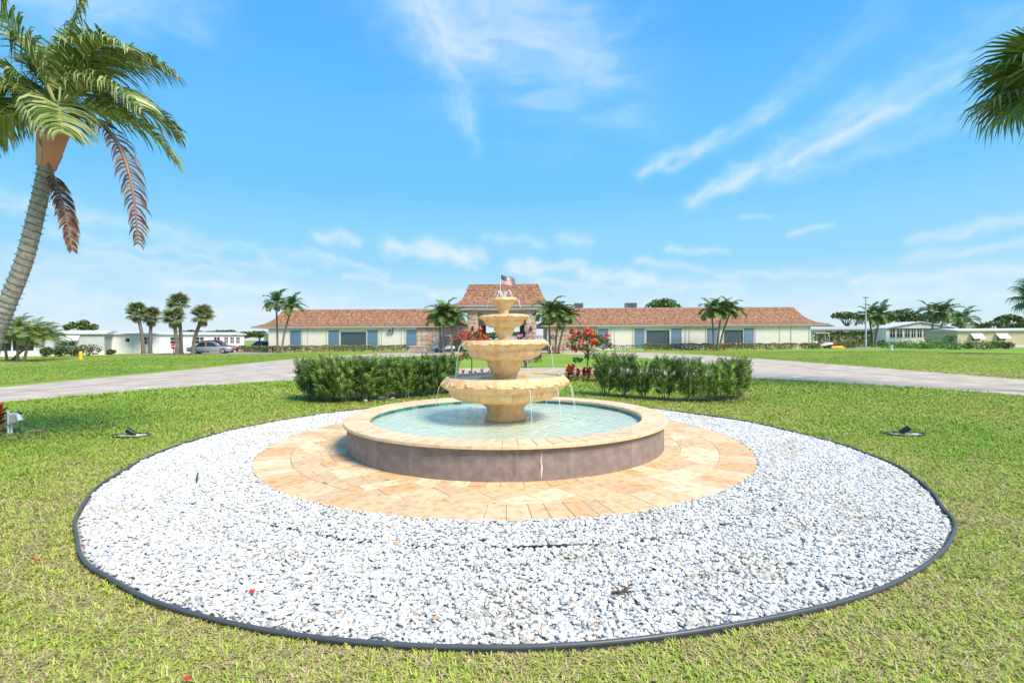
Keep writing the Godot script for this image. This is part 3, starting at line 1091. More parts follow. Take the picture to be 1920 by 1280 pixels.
func multi(parent: Node, called: String, mesh: Mesh, xf: Array, cols: Array) -> MultiMeshInstance3D:
	var mm := MultiMesh.new()
	mm.transform_format = MultiMesh.TRANSFORM_3D
	mm.use_colors = true
	mm.mesh = mesh
	mm.instance_count = xf.size()
	var buf := PackedFloat32Array()
	buf.resize(xf.size() * 16)
	for i in xf.size():
		var t: Transform3D = xf[i]
		var c: Color = cols[i]
		var k := i * 16
		var b := t.basis
		buf[k] = b.x.x; buf[k + 1] = b.y.x; buf[k + 2] = b.z.x; buf[k + 3] = t.origin.x
		buf[k + 4] = b.x.y; buf[k + 5] = b.y.y; buf[k + 6] = b.z.y; buf[k + 7] = t.origin.y
		buf[k + 8] = b.x.z; buf[k + 9] = b.y.z; buf[k + 10] = b.z.z; buf[k + 11] = t.origin.z
		buf[k + 12] = c.r; buf[k + 13] = c.g; buf[k + 14] = c.b; buf[k + 15] = 1.0
	mm.buffer = buf
	var o := MultiMeshInstance3D.new()
	o.name = called
	o.multimesh = mm
	parent.add_child(o, true)
	o.set_meta("kind", "stuff")
	return o

func gravel_bed() -> void:
	var bed := MB.new()
	var ring_a := []
	var ring_b := []
	for k in 129:
		var t := TAU * k / 128.0
		ring_a.append(Vector2(sin(t) * 3.4, cos(t) * 3.4))
		ring_b.append(Vector2(sin(t), cos(t)) * (edge_radius(PI - t) - 0.012))
	strip(bed, ring_a, ring_b, 0.012)
	var gb := structure("gravel_ground", bed, M.gravel_bed)
	gb.position = POOL
	var gravel := Node3D.new()
	gravel.name = numbered("gravel")
	add_child(gravel)
	gravel.position = POOL
	gravel.set_meta("kind", "stuff")
	gravel.set_meta("label", "white marble chip gravel filling the ring round the paving")
	gravel.set_meta("category", "gravel")
	var lump := noise(0.5, 2, 66)
	var dirt := noise(0.8, 3, 67)
	for kind in 8:      # the last two are small chips that lie in the gaps
		var small := kind > 5
		var mesh := rock_mesh(300 + kind)
		var xf := []
		var cols := []
		for k in (30000 if small else 19000):
			var t := rr(0, TAU)
			var near := 0.5 + 0.5 * cos(t)      # t = 0 looks at the camera
			if near < 0.25 and rng.randf() < 0.35:
				continue
			var lim := edge_radius(t) - 0.035
			var r := sqrt(rr(3.5 * 3.5, lim * lim))
			var s := lerpf(0.022, 0.056, pow(rng.randf(), 1.3)) * (1.3 if rng.randf() < 0.06 else 1.0)
			if small:
				s = rr(0.014, 0.026)
			var x := sin(t) * r
			var z := cos(t) * r
			var y := 0.020 + rr(0.0, 0.018) + 0.008 * lump.get_noise_2d(x, z) + (0.012 if r < 4.05 else 0.0)
			var b := Basis.from_euler(Vector3(rr(-0.38, 0.38), rr(0, TAU), rr(-0.38, 0.38))).scaled(Vector3(s * rr(0.85, 1.25), s, s * rr(0.85, 1.2)))
			xf.append(Transform3D(b, Vector3(x, y, z)))
			var g := rr(0.62, 0.77)
			var pick := rng.randf()
			var c := Color(g, g * 0.968, g * 0.905)
			if pick < 0.14:
				g = rr(0.40, 0.53)
				c = Color(g * 0.98, g * 0.985, g * 0.98)
			elif pick < 0.145:
				c = Color(0.24, 0.27, 0.28)
			elif pick < 0.152:
				c = Color(0.55, 0.36, 0.22)
			elif r < 4.05 and pick < 0.7:
				c = Color(g, g * 0.97, g * 0.885)
			if dirt.get_noise_2d(x, z) > 0.33:     # dusty, silted patches
				c = c * Color(0.92, 0.89, 0.82)
			cols.append(c)
		multi(gravel, "marble_chips", mesh, xf, cols)
	# edging round the bed: a flexible strip with a rounded top
	var mb := MB.new()
	var g := []
	for k in 257:
		var t := TAU * k / 256.0
		var r := edge_radius(t)
		var d := Vector3(sin(t), 0, cos(t))
		var row := PackedVector3Array()
		for q in [[-0.004, 0.0], [-0.005, 0.026], [-0.011, 0.032], [-0.013, 0.041], [-0.009, 0.050], [0.0, 0.054], [0.009, 0.050], [0.013, 0.041], [0.011, 0.032], [0.005, 0.026], [0.004, 0.0]]:
			row.append(d * (r + q[0]) + Vector3(0, q[1] + 0.004 * sin(t * 7.0), 0))
		g.append(row)
	mb.grid(g, false)
	single("garden_edging", mb, M.edging, "dark grey plastic edging with rounded top round the white gravel", "edging", POOL)
	mb = MB.new()
	g = []
	for k in 193:
		var t := TAU * k / 192.0
		var r := 4.05 + 0.02 * sin(t * 5.0)
		var d := Vector3(sin(t), 0, cos(t))
		var lift := 0.002 + 0.020 * maxf(0.0, sin(t * 8.0 + 0.6) * sin(t * 3.0 + 1.0)) + 0.006 * sin(t * 23.0)
		var row := PackedVector3Array()
		for q in [[-0.005, 0.0], [-0.008, 0.042], [-0.004, 0.052], [0.004, 0.052], [0.008, 0.042], [0.005, 0.0]]:
			row.append(d * (r + q[0]) + Vector3(0, q[1] * (0.5) + lift, 0))
		g.append(row)
	mb.grid(g, false)
	single("inner_edging", mb, M.black, "black plastic edging half buried in the white gravel", "edging", POOL)

# ---------------------------------------------------------------- clubhouse
const CLUB_Z := 67.0
func cx(px: float) -> float:   # x on the front wall of the clubhouse
	return (px - 960.0) / FPX * CLUB_Z

# stones fitted together on a wall: corners shared, each stone shrunk a little and raised
func stone_panel(parent: Node, o: Vector3, ux: Vector3, uy: Vector3, w: float, h: float, cell: float, tall := 1.0) -> void:
	var nx := maxi(1, roundi(w / cell))
	var ny := maxi(1, roundi(h / (cell * tall)))
	var nrm := ux.cross(uy).normalized()
	var pts := []
	for j in ny + 1:
		var row := []
		for i in nx + 1:
			var p := Vector2(float(i) / nx * w, float(j) / ny * h)
			if i > 0 and i < nx:
				p.x += rr(-0.30, 0.30) * w / nx + (0.22 if j % 2 == 0 else -0.22) * w / nx
			if j > 0 and j < ny:
				p.y += rr(-0.28, 0.28) * h / ny
			row.append(p)
		pts.append(row)
	for j in ny:
		for i in nx:
			var q := [pts[j][i], pts[j][i + 1], pts[j + 1][i + 1], pts[j + 1][i]]
			var c: Vector2 = (q[0] + q[1] + q[2] + q[3]) * 0.25
			var mb := MB.new()
			var out := rr(0.03, 0.07)
			var lo := []
			var hi := []
			for k in 4:
				# two points to each corner, so that the stones are rounded and not plain quads
				var p: Vector2 = q[k]
				for e in [q[(k + 3) % 4], q[(k + 1) % 4]]:
					var m: Vector2 = p.lerp(e, 0.2)
					m = c + (m - c) * (1.0 - 0.022 / maxf(0.15, (m - c).length()))
					lo.append(o + ux * m.x + uy * m.y)
					var t: Vector2 = c + (m - c) * 0.88
					hi.append(o + ux * t.x + uy * t.y + nrm * out)
			var mid := o + ux * c.x + uy * c.y + nrm * (out + 0.012)
			for k in 8:
				var e := (k + 1) % 8
				mb.quad(lo[k], lo[e], hi[e], hi[k])
				mb.tri(mid, hi[k], hi[e])
			built(parent, "stone", mb, M.stone[rng.randi_range(0, 4)])

# one course of shingles round a hipped mansard; plan rectangle shrinks inwards as the profile rises
func mansard(parent: Node, called: String, x0: float, x1: float, z0: float, z1: float, y: float, profile: Array, courses: int) -> void:
	var roof := Node3D.new()
	roof.name = called
	parent.add_child(roof, true)
	var at := func(s: float) -> Vector2:
		var k := s * (profile.size() - 1)
		var i := mini(int(k), profile.size() - 2)
		return Vector2(profile[i][0], profile[i][1]).lerp(Vector2(profile[i + 1][0], profile[i + 1][1]), k - i)
	for c in courses:
		var a: Vector2 = at.call(float(c) / courses)
		var b: Vector2 = at.call(float(c + 1) / courses)
		var dir := (b - a).normalized()
		var nrm := Vector2(-dir.y, dir.x)      # outwards is towards smaller inset
		var low := a + nrm * 0.035
		var up := b + dir * 0.05 + nrm * 0.006
		var mb := MB.new()
		var lo := [Vector3(x0 + low.x, y + low.y, z1 - low.x), Vector3(x1 - low.x, y + low.y, z1 - low.x), Vector3(x1 - low.x, y + low.y, z0 + low.x), Vector3(x0 + low.x, y + low.y, z0 + low.x)]
		var hi := [Vector3(x0 + up.x, y + up.y, z1 - up.x), Vector3(x1 - up.x, y + up.y, z1 - up.x), Vector3(x1 - up.x, y + up.y, z0 + up.x), Vector3(x0 + up.x, y + up.y, z0 + up.x)]
		var under := a - nrm * 0.005
		var un := [Vector3(x0 + under.x, y + under.y, z1 - under.x), Vector3(x1 - under.x, y + under.y, z1 - under.x), Vector3(x1 - under.x, y + under.y, z0 + under.x), Vector3(x0 + under.x, y + under.y, z0 + under.x)]
		var shift := rr(0.0, 1.0)
		var row := (c * 2) % 8 / 8.0
		for k in 4:
			var e := (k + 1) % 4
			var l: float = lo[k].distance_to(lo[e]) / 9.0
			var i0: float = (up.x - low.x) / 9.0
			var v0 := row + 0.25
			mb.quad_uv(lo[k], lo[e], hi[e], hi[k], Vector2(shift, v0), Vector2(shift + l, v0), Vector2(shift + l - i0, row), Vector2(shift + i0, row))
			mb.quad_uv(un[k], un[e], lo[e], lo[k], Vector2(shift, v0), Vector2(shift + l, v0), Vector2(shift + l, v0 - 0.02), Vector2(shift, v0 - 0.02))
		built(roof, "shingle_course", mb, M.shingle)
	var last: Vector2 = at.call(1.0)
	var cap := MB.new()
	cap.span(Vector3(x0 + last.x, y + last.y - 0.04, z0 + last.x), Vector3(x1 - last.x, y + last.y + 0.05, z1 - last.x))
	built(roof, "ridge_cap", cap, M.fascia)
	var fa := MB.new()
	fa.span(Vector3(x0, y - 0.16, z1 - 0.06), Vector3(x1, y + 0.02, z1))
	fa.span(Vector3(x0, y - 0.16, z0), Vector3(x1, y + 0.02, z0 + 0.06))
	fa.span(Vector3(x0, y - 0.16, z0 + 0.06), Vector3(x0 + 0.06, y + 0.02, z1 - 0.06))
	fa.span(Vector3(x1 - 0.06, y - 0.16, z0 + 0.06), Vector3(x1, y + 0.02, z1 - 0.06))
	built(roof, "fascia", fa, M.fascia)

func louvre(parent: Node, x0: float, x1: float, y0: float, y1: float) -> void:
	var mb := MB.new()
	var t := 0.07
	mb.span(Vector3(x0, y0, 0.004), Vector3(x0 + t, y1, 0.06))
	mb.span(Vector3(x1 - t, y0, 0.004), Vector3(x1, y1, 0.06))
	mb.span(Vector3(x0 + t, y1 - t, 0.004), Vector3(x1 - t, y1, 0.06))
	mb.span(Vector3(x0 + t, y0, 0.004), Vector3(x1 - t, y0 + t, 0.06))
	var s := built(parent, "shutter", mb, M.shutter)
	var n := 15
	var slat := MB.new()
	slat.box(Vector3.ZERO, Vector3(x1 - x0 - 2 * t, (y1 - y0 - 2 * t) / n * 1.05, 0.012), Basis(Vector3.RIGHT, -0.35))
	var mesh := slat.mesh(M.shutter)
	for k in n:
		part(s, "slat", mesh, Transform3D(Basis.IDENTITY, Vector3((x0 + x1) * 0.5, y0 + t + (y1 - y0 - 2 * t) * (k + 0.5) / n, 0.034)))

func clubhouse() -> void:
	var club := thing("clubhouse", "long low clubhouse with mottled brown shingle mansard roof and blue shutters", "building", Vector3(0, 0, -CLUB_Z))
	var eave := 3.27
	var prof := [[0.0, 0.0], [0.55, 0.15], [1.1, 0.36], [1.6, 0.66], [2.05, 1.06], [2.4, 1.50], [2.75, 2.02], [2.98, 2.38]]
	for w in [[cx(503), cx(860)], [cx(1030), cx(1521)]]:
		var x0: float = w[0]
		var x1: float = w[1]
		var mb := MB.new()
		mb.span(Vector3(x0, 0, -13.0), Vector3(x1, eave, -0.12))
		built(club, "wall", mb, M.cream)
		mansard(club, "roof", x0 - 2.1, x1 + (1.5 if x1 < 0 else 2.1), -15.0, 0.38, eave + 0.02, prof, 11)
		mb = MB.new()
		mb.span(Vector3(x0 - 2.0, eave - 0.12, -14.9), Vector3(x1 + 1.4, eave - 0.08, 0.31))
		built(club, "soffit", mb, M.soffit)
	# front skin between the openings, left wing then right wing: [from, to] in photo columns
	var dark := [[638, 687], [1211.5, 1256], [1357, 1394]]
	var skin := [[503, 638], [687, 781], [1120, 1211.5], [1256, 1357], [1394, 1521]]
	for s in skin:
		var mb := MB.new()
		mb.span(Vector3(cx(s[0]), 0, -0.12), Vector3(cx(s[1]), eave, 0.0))
		built(club, "front_panel", mb, M.cream)
	for d in dark:
		var x0 := cx(d[0])
		var x1 := cx(d[1])
		var mb := MB.new()
		mb.span(Vector3(x0, 2.62, -0.12), Vector3(x1, eave, 0.0))
		built(club, "front_panel", mb, M.cream)
		mb = MB.new()
		mb.span(Vector3(x0, 0, -0.12), Vector3(x1, 0.35, 0.0))
		built(club, "front_panel", mb, M.cream)
		mb = MB.new()
		mb.span(Vector3(x0 + 0.05, 0.38, -0.10), Vector3(x1 - 0.05, 2.58, -0.06))
		for k in 7:
			mb.span(Vector3(x0 + 0.05, 0.40 + k * 0.31, -0.06), Vector3(x1 - 0.05, 0.67 + k * 0.31, -0.05))
		var sc := built(club, "storm_panel", mb, M.slate)
		mb = MB.new()
		mb.span(Vector3(x0 - 0.06, 0.29, 0.002), Vector3(x0 + 0.05, 2.68, 0.05))
		mb.span(Vector3(x1 - 0.05, 0.29, 0.002), Vector3(x1 + 0.06, 2.68, 0.05))
		mb.span(Vector3(x0 + 0.05, 2.58, 0.002), Vector3(x1 - 0.05, 2.68, 0.05))
		mb.span(Vector3(x0 + 0.05, 0.29, 0.002), Vector3(x1 - 0.05, 0.38, 0.07))
		built(sc, "frame", mb, M.trim)
	for s in [[544, 564], [616, 635.5], [689, 708], [762, 780.5], [1121.5, 1141], [1190.5, 1208.5], [1259.5, 1278], [1327, 1345.6], [1395.5, 1413.5]]:
		louvre(club, cx(s[0]), cx(s[1]), 0.32, 2.80)
	for b in [566.5, 577, 612, 711, 715.5, 753, 759, 1146, 1152.5, 1187, 1285.5, 1293, 1324, 1417, 1462.5, 1484, 1518]:
		var mb := MB.new()
		mb.span(Vector3(cx(b) - 0.07, 0.0, 0.002), Vector3(cx(b) + 0.07, eave - 0.13, 0.045))
		built(club, "batten", mb, M.trim)
	# stone clad ends beside the entrance
	for s in [[781, 856], [1030, 1120]]:
		var mb := MB.new()
		mb.span(Vector3(cx(s[0]), 0, -0.12), Vector3(cx(s[1]), eave - 0.13, 0.02))
		built(club, "stone_backing", mb, M.mortar)
		stone_panel(club, Vector3(cx(s[0]) + 0.03, 0.02, 0.02), Vector3.RIGHT, Vector3.UP, cx(s[1]) - cx(s[0]) - 0.06, eave - 0.18, 0.62)
	# wall air conditioner
	var mb := MB.new()
	mb.span(Vector3(cx(728), 2.5, -0.1), Vector3(cx(739.5), 3.05, 0.30))
	var ac := built(club, "air_conditioner", mb, M.white_metal)
	mb = MB.new()
	for k in 6:
		mb.span(Vector3(cx(728.6), 2.54 + k * 0.075, 0.302), Vector3(cx(735), 2.59 + k * 0.075, 0.318))
	built(ac, "grille", mb, M.dark)
	mb = MB.new()
	mb.span(Vector3(cx(735.6), 2.53, 0.302), Vector3(cx(739.2), 3.02, 0.315))
	built(ac, "side_vent", mb, M.dark)
	# roof plant
	for p in [[1086, 1103, 569, 10], [1189, 1210.5, 567.5, 9]]:
		mb = MB.new()
		mb.cbox(Vector3((cx(p[0]) + cx(p[1])) * 0.5, 6.05, -5.0), Vector3(cx(p[1]) - cx(p[0]), 1.0, 1.3), 0.04)
		var unit := built(club, "roof_unit", mb, M.grey_metal)
		mb = MB.new()
		for k in 5:
			mb.span(Vector3(cx(p[0]) + 0.1, 5.62 + k * 0.17, -4.348), Vector3(cx(p[1]) - 0.1, 5.72 + k * 0.17, -4.335))
		built(unit, "louvre", mb, M.dark)
	mb = MB.new()
	mb.lathe([[0.0, 0.78], [0.35, 0.74], [0.55, 0.62], [0.62, 0.5], [0.62, 0.42], [0.52, 0.40], [0.52, 0.0]], 20, 0, Vector3(cx(1400), 5.68, -5))
	built(club, "roof_vent", mb, M.white_metal)
	mb = MB.new()
	mb.span(Vector3(cx(1416), 5.68, -5.6), Vector3(cx(1441), 5.86, -4.4))
	built(club, "roof_duct", mb, M.grey_metal)
	# ---- entrance portico, set forward
	var po := Node3D.new()
	po.name = "portico"
	club.add_child(po)
	po.position = Vector3(0, 0, CLUB_Z - 62.0)
	var s62 := 62.0 / FPX
	var px0 := (844.5 - 960.0) * s62
	var px1 := (1044.0 - 960.0) * s62
	var top_y := 5.48
	mb = MB.new()
	mb.span(Vector3(px0 + 0.15, top_y - 0.38, -7.0), Vector3(px1 - 0.15, top_y - 0.002, 0.42))
	built(po, "beam", mb, M.soffit)
	mansard(po, "roof", px0, px1, -7.2, 0.6, top_y + 0.16, [[0.0, 0.0], [0.6, 0.20], [1.1, 0.48], [1.45, 0.90], [1.7, 1.45], [1.9, 1.95], [2.1, 2.48], [2.2, 2.72]], 10)
	for c in [[877, 895.5], [986.5, 1005]]:
		var x0: float = (c[0] - 960.0) * s62
		var x1: float = (c[1] - 960.0) * s62
		mb = MB.new()
		mb.span(Vector3(x0, 0, -1.1), Vector3(x1, top_y - 0.4, 0.0))
		var col := built(po, "column", mb, M.mortar)
		stone_panel(col, Vector3(x0 + 0.01, 0.02, 0.0), Vector3.RIGHT, Vector3.UP, x1 - x0 - 0.02, top_y - 0.44, 0.58, 1.0)
		stone_panel(col, Vector3(x0, 0.02, -1.09), Vector3(0, 0, 1), Vector3.UP, 1.08, top_y - 0.44, 0.58, 1.0)
		stone_panel(col, Vector3(x1, 0.02, -0.01), Vector3(0, 0, -1), Vector3.UP, 1.08, top_y - 0.44, 0.58, 1.0)
		mb = MB.new()
		mb.span(Vector3(x0 + 0.1, 0, -6.9), Vector3(x1 - 0.1, top_y - 0.4, -6.2))
		built(po, "rear_column", mb, M.stone[1])
		# lantern on the front of the column
		var lx := (x0 + x1) * 0.5
		mb = MB.new()
		mb.lathe([[0.0, 0.42], [0.03, 0.38], [0.13, 0.28], [0.15, 0.26], [0.13, 0.24], [0.10, -0.2], [0.05, -0.27], [0.0, -0.3]], 6, 0, Vector3(lx, 2.75, 0.27))
		mb.span(Vector3(lx - 0.05, 2.6, 0.07), Vector3(lx + 0.05, 3.1, 0.15))
		built(po, "wall_lantern", mb, M.black)
	# header and side screens at the back of the covered way
	var hx0 := (879.0 - 960.0) * s62
	var hx1 := (1003.0 - 960.0) * s62
	mb = MB.new()
	mb.span(Vector3(hx0, 3.35, -7.1), Vector3(hx1, top_y - 0.4, -6.95))
	built(po, "rear_header", mb, M.soffit)
	for q in [[hx0 + 1.05, hx0 + 1.75], [hx1 - 1.75, hx1 - 1.05]]:
		mb = MB.new()
		mb.span(Vector3(q[0], 0.0, -6.93), Vector3(q[1], 3.35, -6.85))
		for k in 3:
			mb.span(Vector3(q[0] + 0.06, 0.15 + k * 1.06, -6.85), Vector3(q[1] - 0.06, 1.1 + k * 1.06, -6.83))
		built(po, "panelled_door", mb, mat(0.10, 0.065, 0.045, 0.5))
	# black railings and gates
	for r in [[856, 878, -0.7], [1005, 1024, -0.7], [897, 986, -6.4]]:
		mb = MB.new()
		var x0: float = (r[0] - 960.0) * s62
		var x1: float = (r[1] - 960.0) * s62
		var n := int((x1 - x0) / 0.13)
		for k in n + 1:
			var x := lerpf(x0, x1, float(k) / n)
			mb.span(Vector3(x - 0.012, 0.08, r[2] - 0.012), Vector3(x + 0.012, 1.95, r[2] + 0.012))
		for y in [0.15, 1.0, 1.85]:
			mb.span(Vector3(x0, y - 0.025, r[2] - 0.02), Vector3(x1, y + 0.025, r[2] + 0.02))
		built(po, "railing", mb, M.black)
	mb = MB.new()   # passage walls behind the gates
	mb.span(Vector3(cx(856), 0, -5.2), Vector3(cx(858.5), eave, 0.0))
	mb.span(Vector3(cx(1026), 0, -5.2), Vector3(cx(1029.5), eave, 0.0))
	var pw := built(club, "passage_wall", mb, M.grey_siding)
	# sign board on the right-hand stone wall: unreadable white lines on maroon
	mb = MB.new()
	mb.span(Vector3(cx(1033), 1.62, 0.09), Vector3(cx(1041), 1.98, 0.13))
	var sign := built(club, "sign_board", mb, mat(0.09, 0.025, 0.03, 0.5))
	mb = MB.new()
	for k in 2:
		mb.span(Vector3(cx(1034), 1.72 + k * 0.11, 0.131), Vector3(cx(1040), 1.755 + k * 0.11, 0.134))
	built(sign, "lettering", mb, M.white)

# ---------------------------------------------------------------- homes
# a window of two panes in a white frame, on the plane z = 0 of its parent
func window_on(parent: Node, x: float, y: float, w: float, h: float, panes := 2) -> void:
	var mb := MB.new()
	var t := 0.06
	mb.span(Vector3(x - t, y - t, 0.002), Vector3(x + w + t, y, 0.05))
	mb.span(Vector3(x - t, y + h, 0.002), Vector3(x + w + t, y + h + t, 0.05))
	for k in panes + 1:
		var q := x + w * k / panes
		mb.span(Vector3(q - t * 0.5, y, 0.002), Vector3(q + t * 0.5, y + h, 0.048))
	mb.span(Vector3(x, y + h * 0.5 - 0.02, 0.002), Vector3(x + w, y + h * 0.5 + 0.02, 0.04))
	var f := built(parent, "window", mb, M.white_metal)
	for k in panes:
		var g := MB.new()
		g.span(Vector3(x + w * k / panes + 0.03, y + 0.01, 0.002), Vector3(x + w * (k + 1) / panes - 0.03, y + h - 0.01, 0.02))
		built(f, "pane", g, M.glass)

func awning(parent: Node, x: float, y: float, w: float, d: float, drop_: float) -> void:
	var mb := MB.new()
	var a := Vector3(x, y, 0.05)
	var b := Vector3(x + w, y, 0.05)
	var e := Vector3(x + w, y - drop_, d)
	var f := Vector3(x, y - drop_, d)
	var th := Vector3(0, 0.03, 0.02)
	mb.quad(f, e, b, a)
	mb.quad(a + th, b + th, e + th, f + th)
	mb.quad(f + th, e + th, e, f)
	mb.quad(e, e + th, b + th, b)
	mb.quad(a, a + th, f + th, f)
	var n := int(w / 0.2)
	for k in n + 1:   # standing seams
		var q := lerpf(x, x + w - 0.02, float(k) / n)
		mb.quad(Vector3(q, y - drop_ + 0.05, d + 0.02), Vector3(q + 0.02, y - drop_ + 0.05, d + 0.02), Vector3(q + 0.02, y + 0.05, 0.07), Vector3(q, y + 0.05, 0.07))
	built(parent, "awning", mb, M.white_metal)

# low gabled roof over x0..x1, z -d..0, ridge along x or z
func low_roof(parent: Node, x0: float, x1: float, z0: float, z1: float, y: float, rise: float, along_z: bool, m: Material) -> void:
	var mb := MB.new()
	var o := 0.25
	var p := [Vector3(x0 - o, y, z1 + o), Vector3(x1 + o, y, z1 + o), Vector3(x1 + o, y, z0 - o), Vector3(x0 - o, y, z0 - o)]
	var th := Vector3(0, -0.12, 0)
	if along_z:
		var a := Vector3((x0 + x1) * 0.5, y + rise, z1 + o)
		var b := Vector3((x0 + x1) * 0.5, y + rise, z0 - o)
		mb.quad(p[0], a, b, p[3])
		mb.quad(a, p[1], p[2], b)
		mb.quad(p[0] + th, a + th, a, p[0])
		mb.quad(a + th, p[1] + th, p[1], a)
		mb.quad(p[3] + th, p[0] + th, p[0], p[3])
		mb.quad(p[1] + th, p[2] + th, p[2], p[1])
		mb.tri(p[0] + th + Vector3(o, 0, -o), p[1] + th + Vector3(-o, 0, -o), a + th + Vector3(0, 0, -o))
	else:
		var a := Vector3(x0 - o, y + rise, (z0 + z1) * 0.5)
		var b := Vector3(x1 + o, y + rise, (z0 + z1) * 0.5)
		mb.quad(p[0], p[1], b, a)
		mb.quad(p[2], p[3], a, b)
		mb.quad(p[0] + th, p[1] + th, p[1], p[0])
		mb.tri(p[1] + th, p[2] + th, b)
		mb.tri(p[3] + th, p[0] + th, a)
		mb.tri(p[1] + th, b, p[1])
		mb.tri(p[0] + th, p[0], a)
	mb.quad(p[3] + th, p[2] + th, p[1] + th, p[0] + th)
	built(parent, "roof", mb, m)

# siding: lapped boards from y0 to y1 over the face z = 0
func siding(parent: Node, x0: float, x1: float, y0: float, y1: float, m: Material) -> void:
	var mb := MB.new()
	var n := int((y1 - y0) / 0.2)
	for k in n:
		var a := lerpf(y0, y1, float(k) / n)
		var b := lerpf(y0, y1, float(k + 1) / n)
		mb.quad(Vector3(x0, a, 0.018), Vector3(x1, a, 0.018), Vector3(x1, b, 0.002), Vector3(x0, b, 0.002))
		mb.quad(Vector3(x0, a, 0.0), Vector3(x1, a, 0.0), Vector3(x1, a, 0.018), Vector3(x0, a, 0.018))
	built(parent, "siding", mb, m)

func home_base(called: String, label: String, left: Vector3, right: Vector3, depth: float, h: float, m: Material) -> Array:
	# the front face runs from left to right along x of the home's own axes
	var o := thing(called, label, "house", left)
	var d := right - left
	o.rotation.y = atan2(-d.z, d.x)
	var w := d.length()
	var mb := MB.new()
	mb.span(Vector3(0, 0.0, -depth), Vector3(w, h, 0))
	built(o, "wall", mb, m)
	return [o, w]

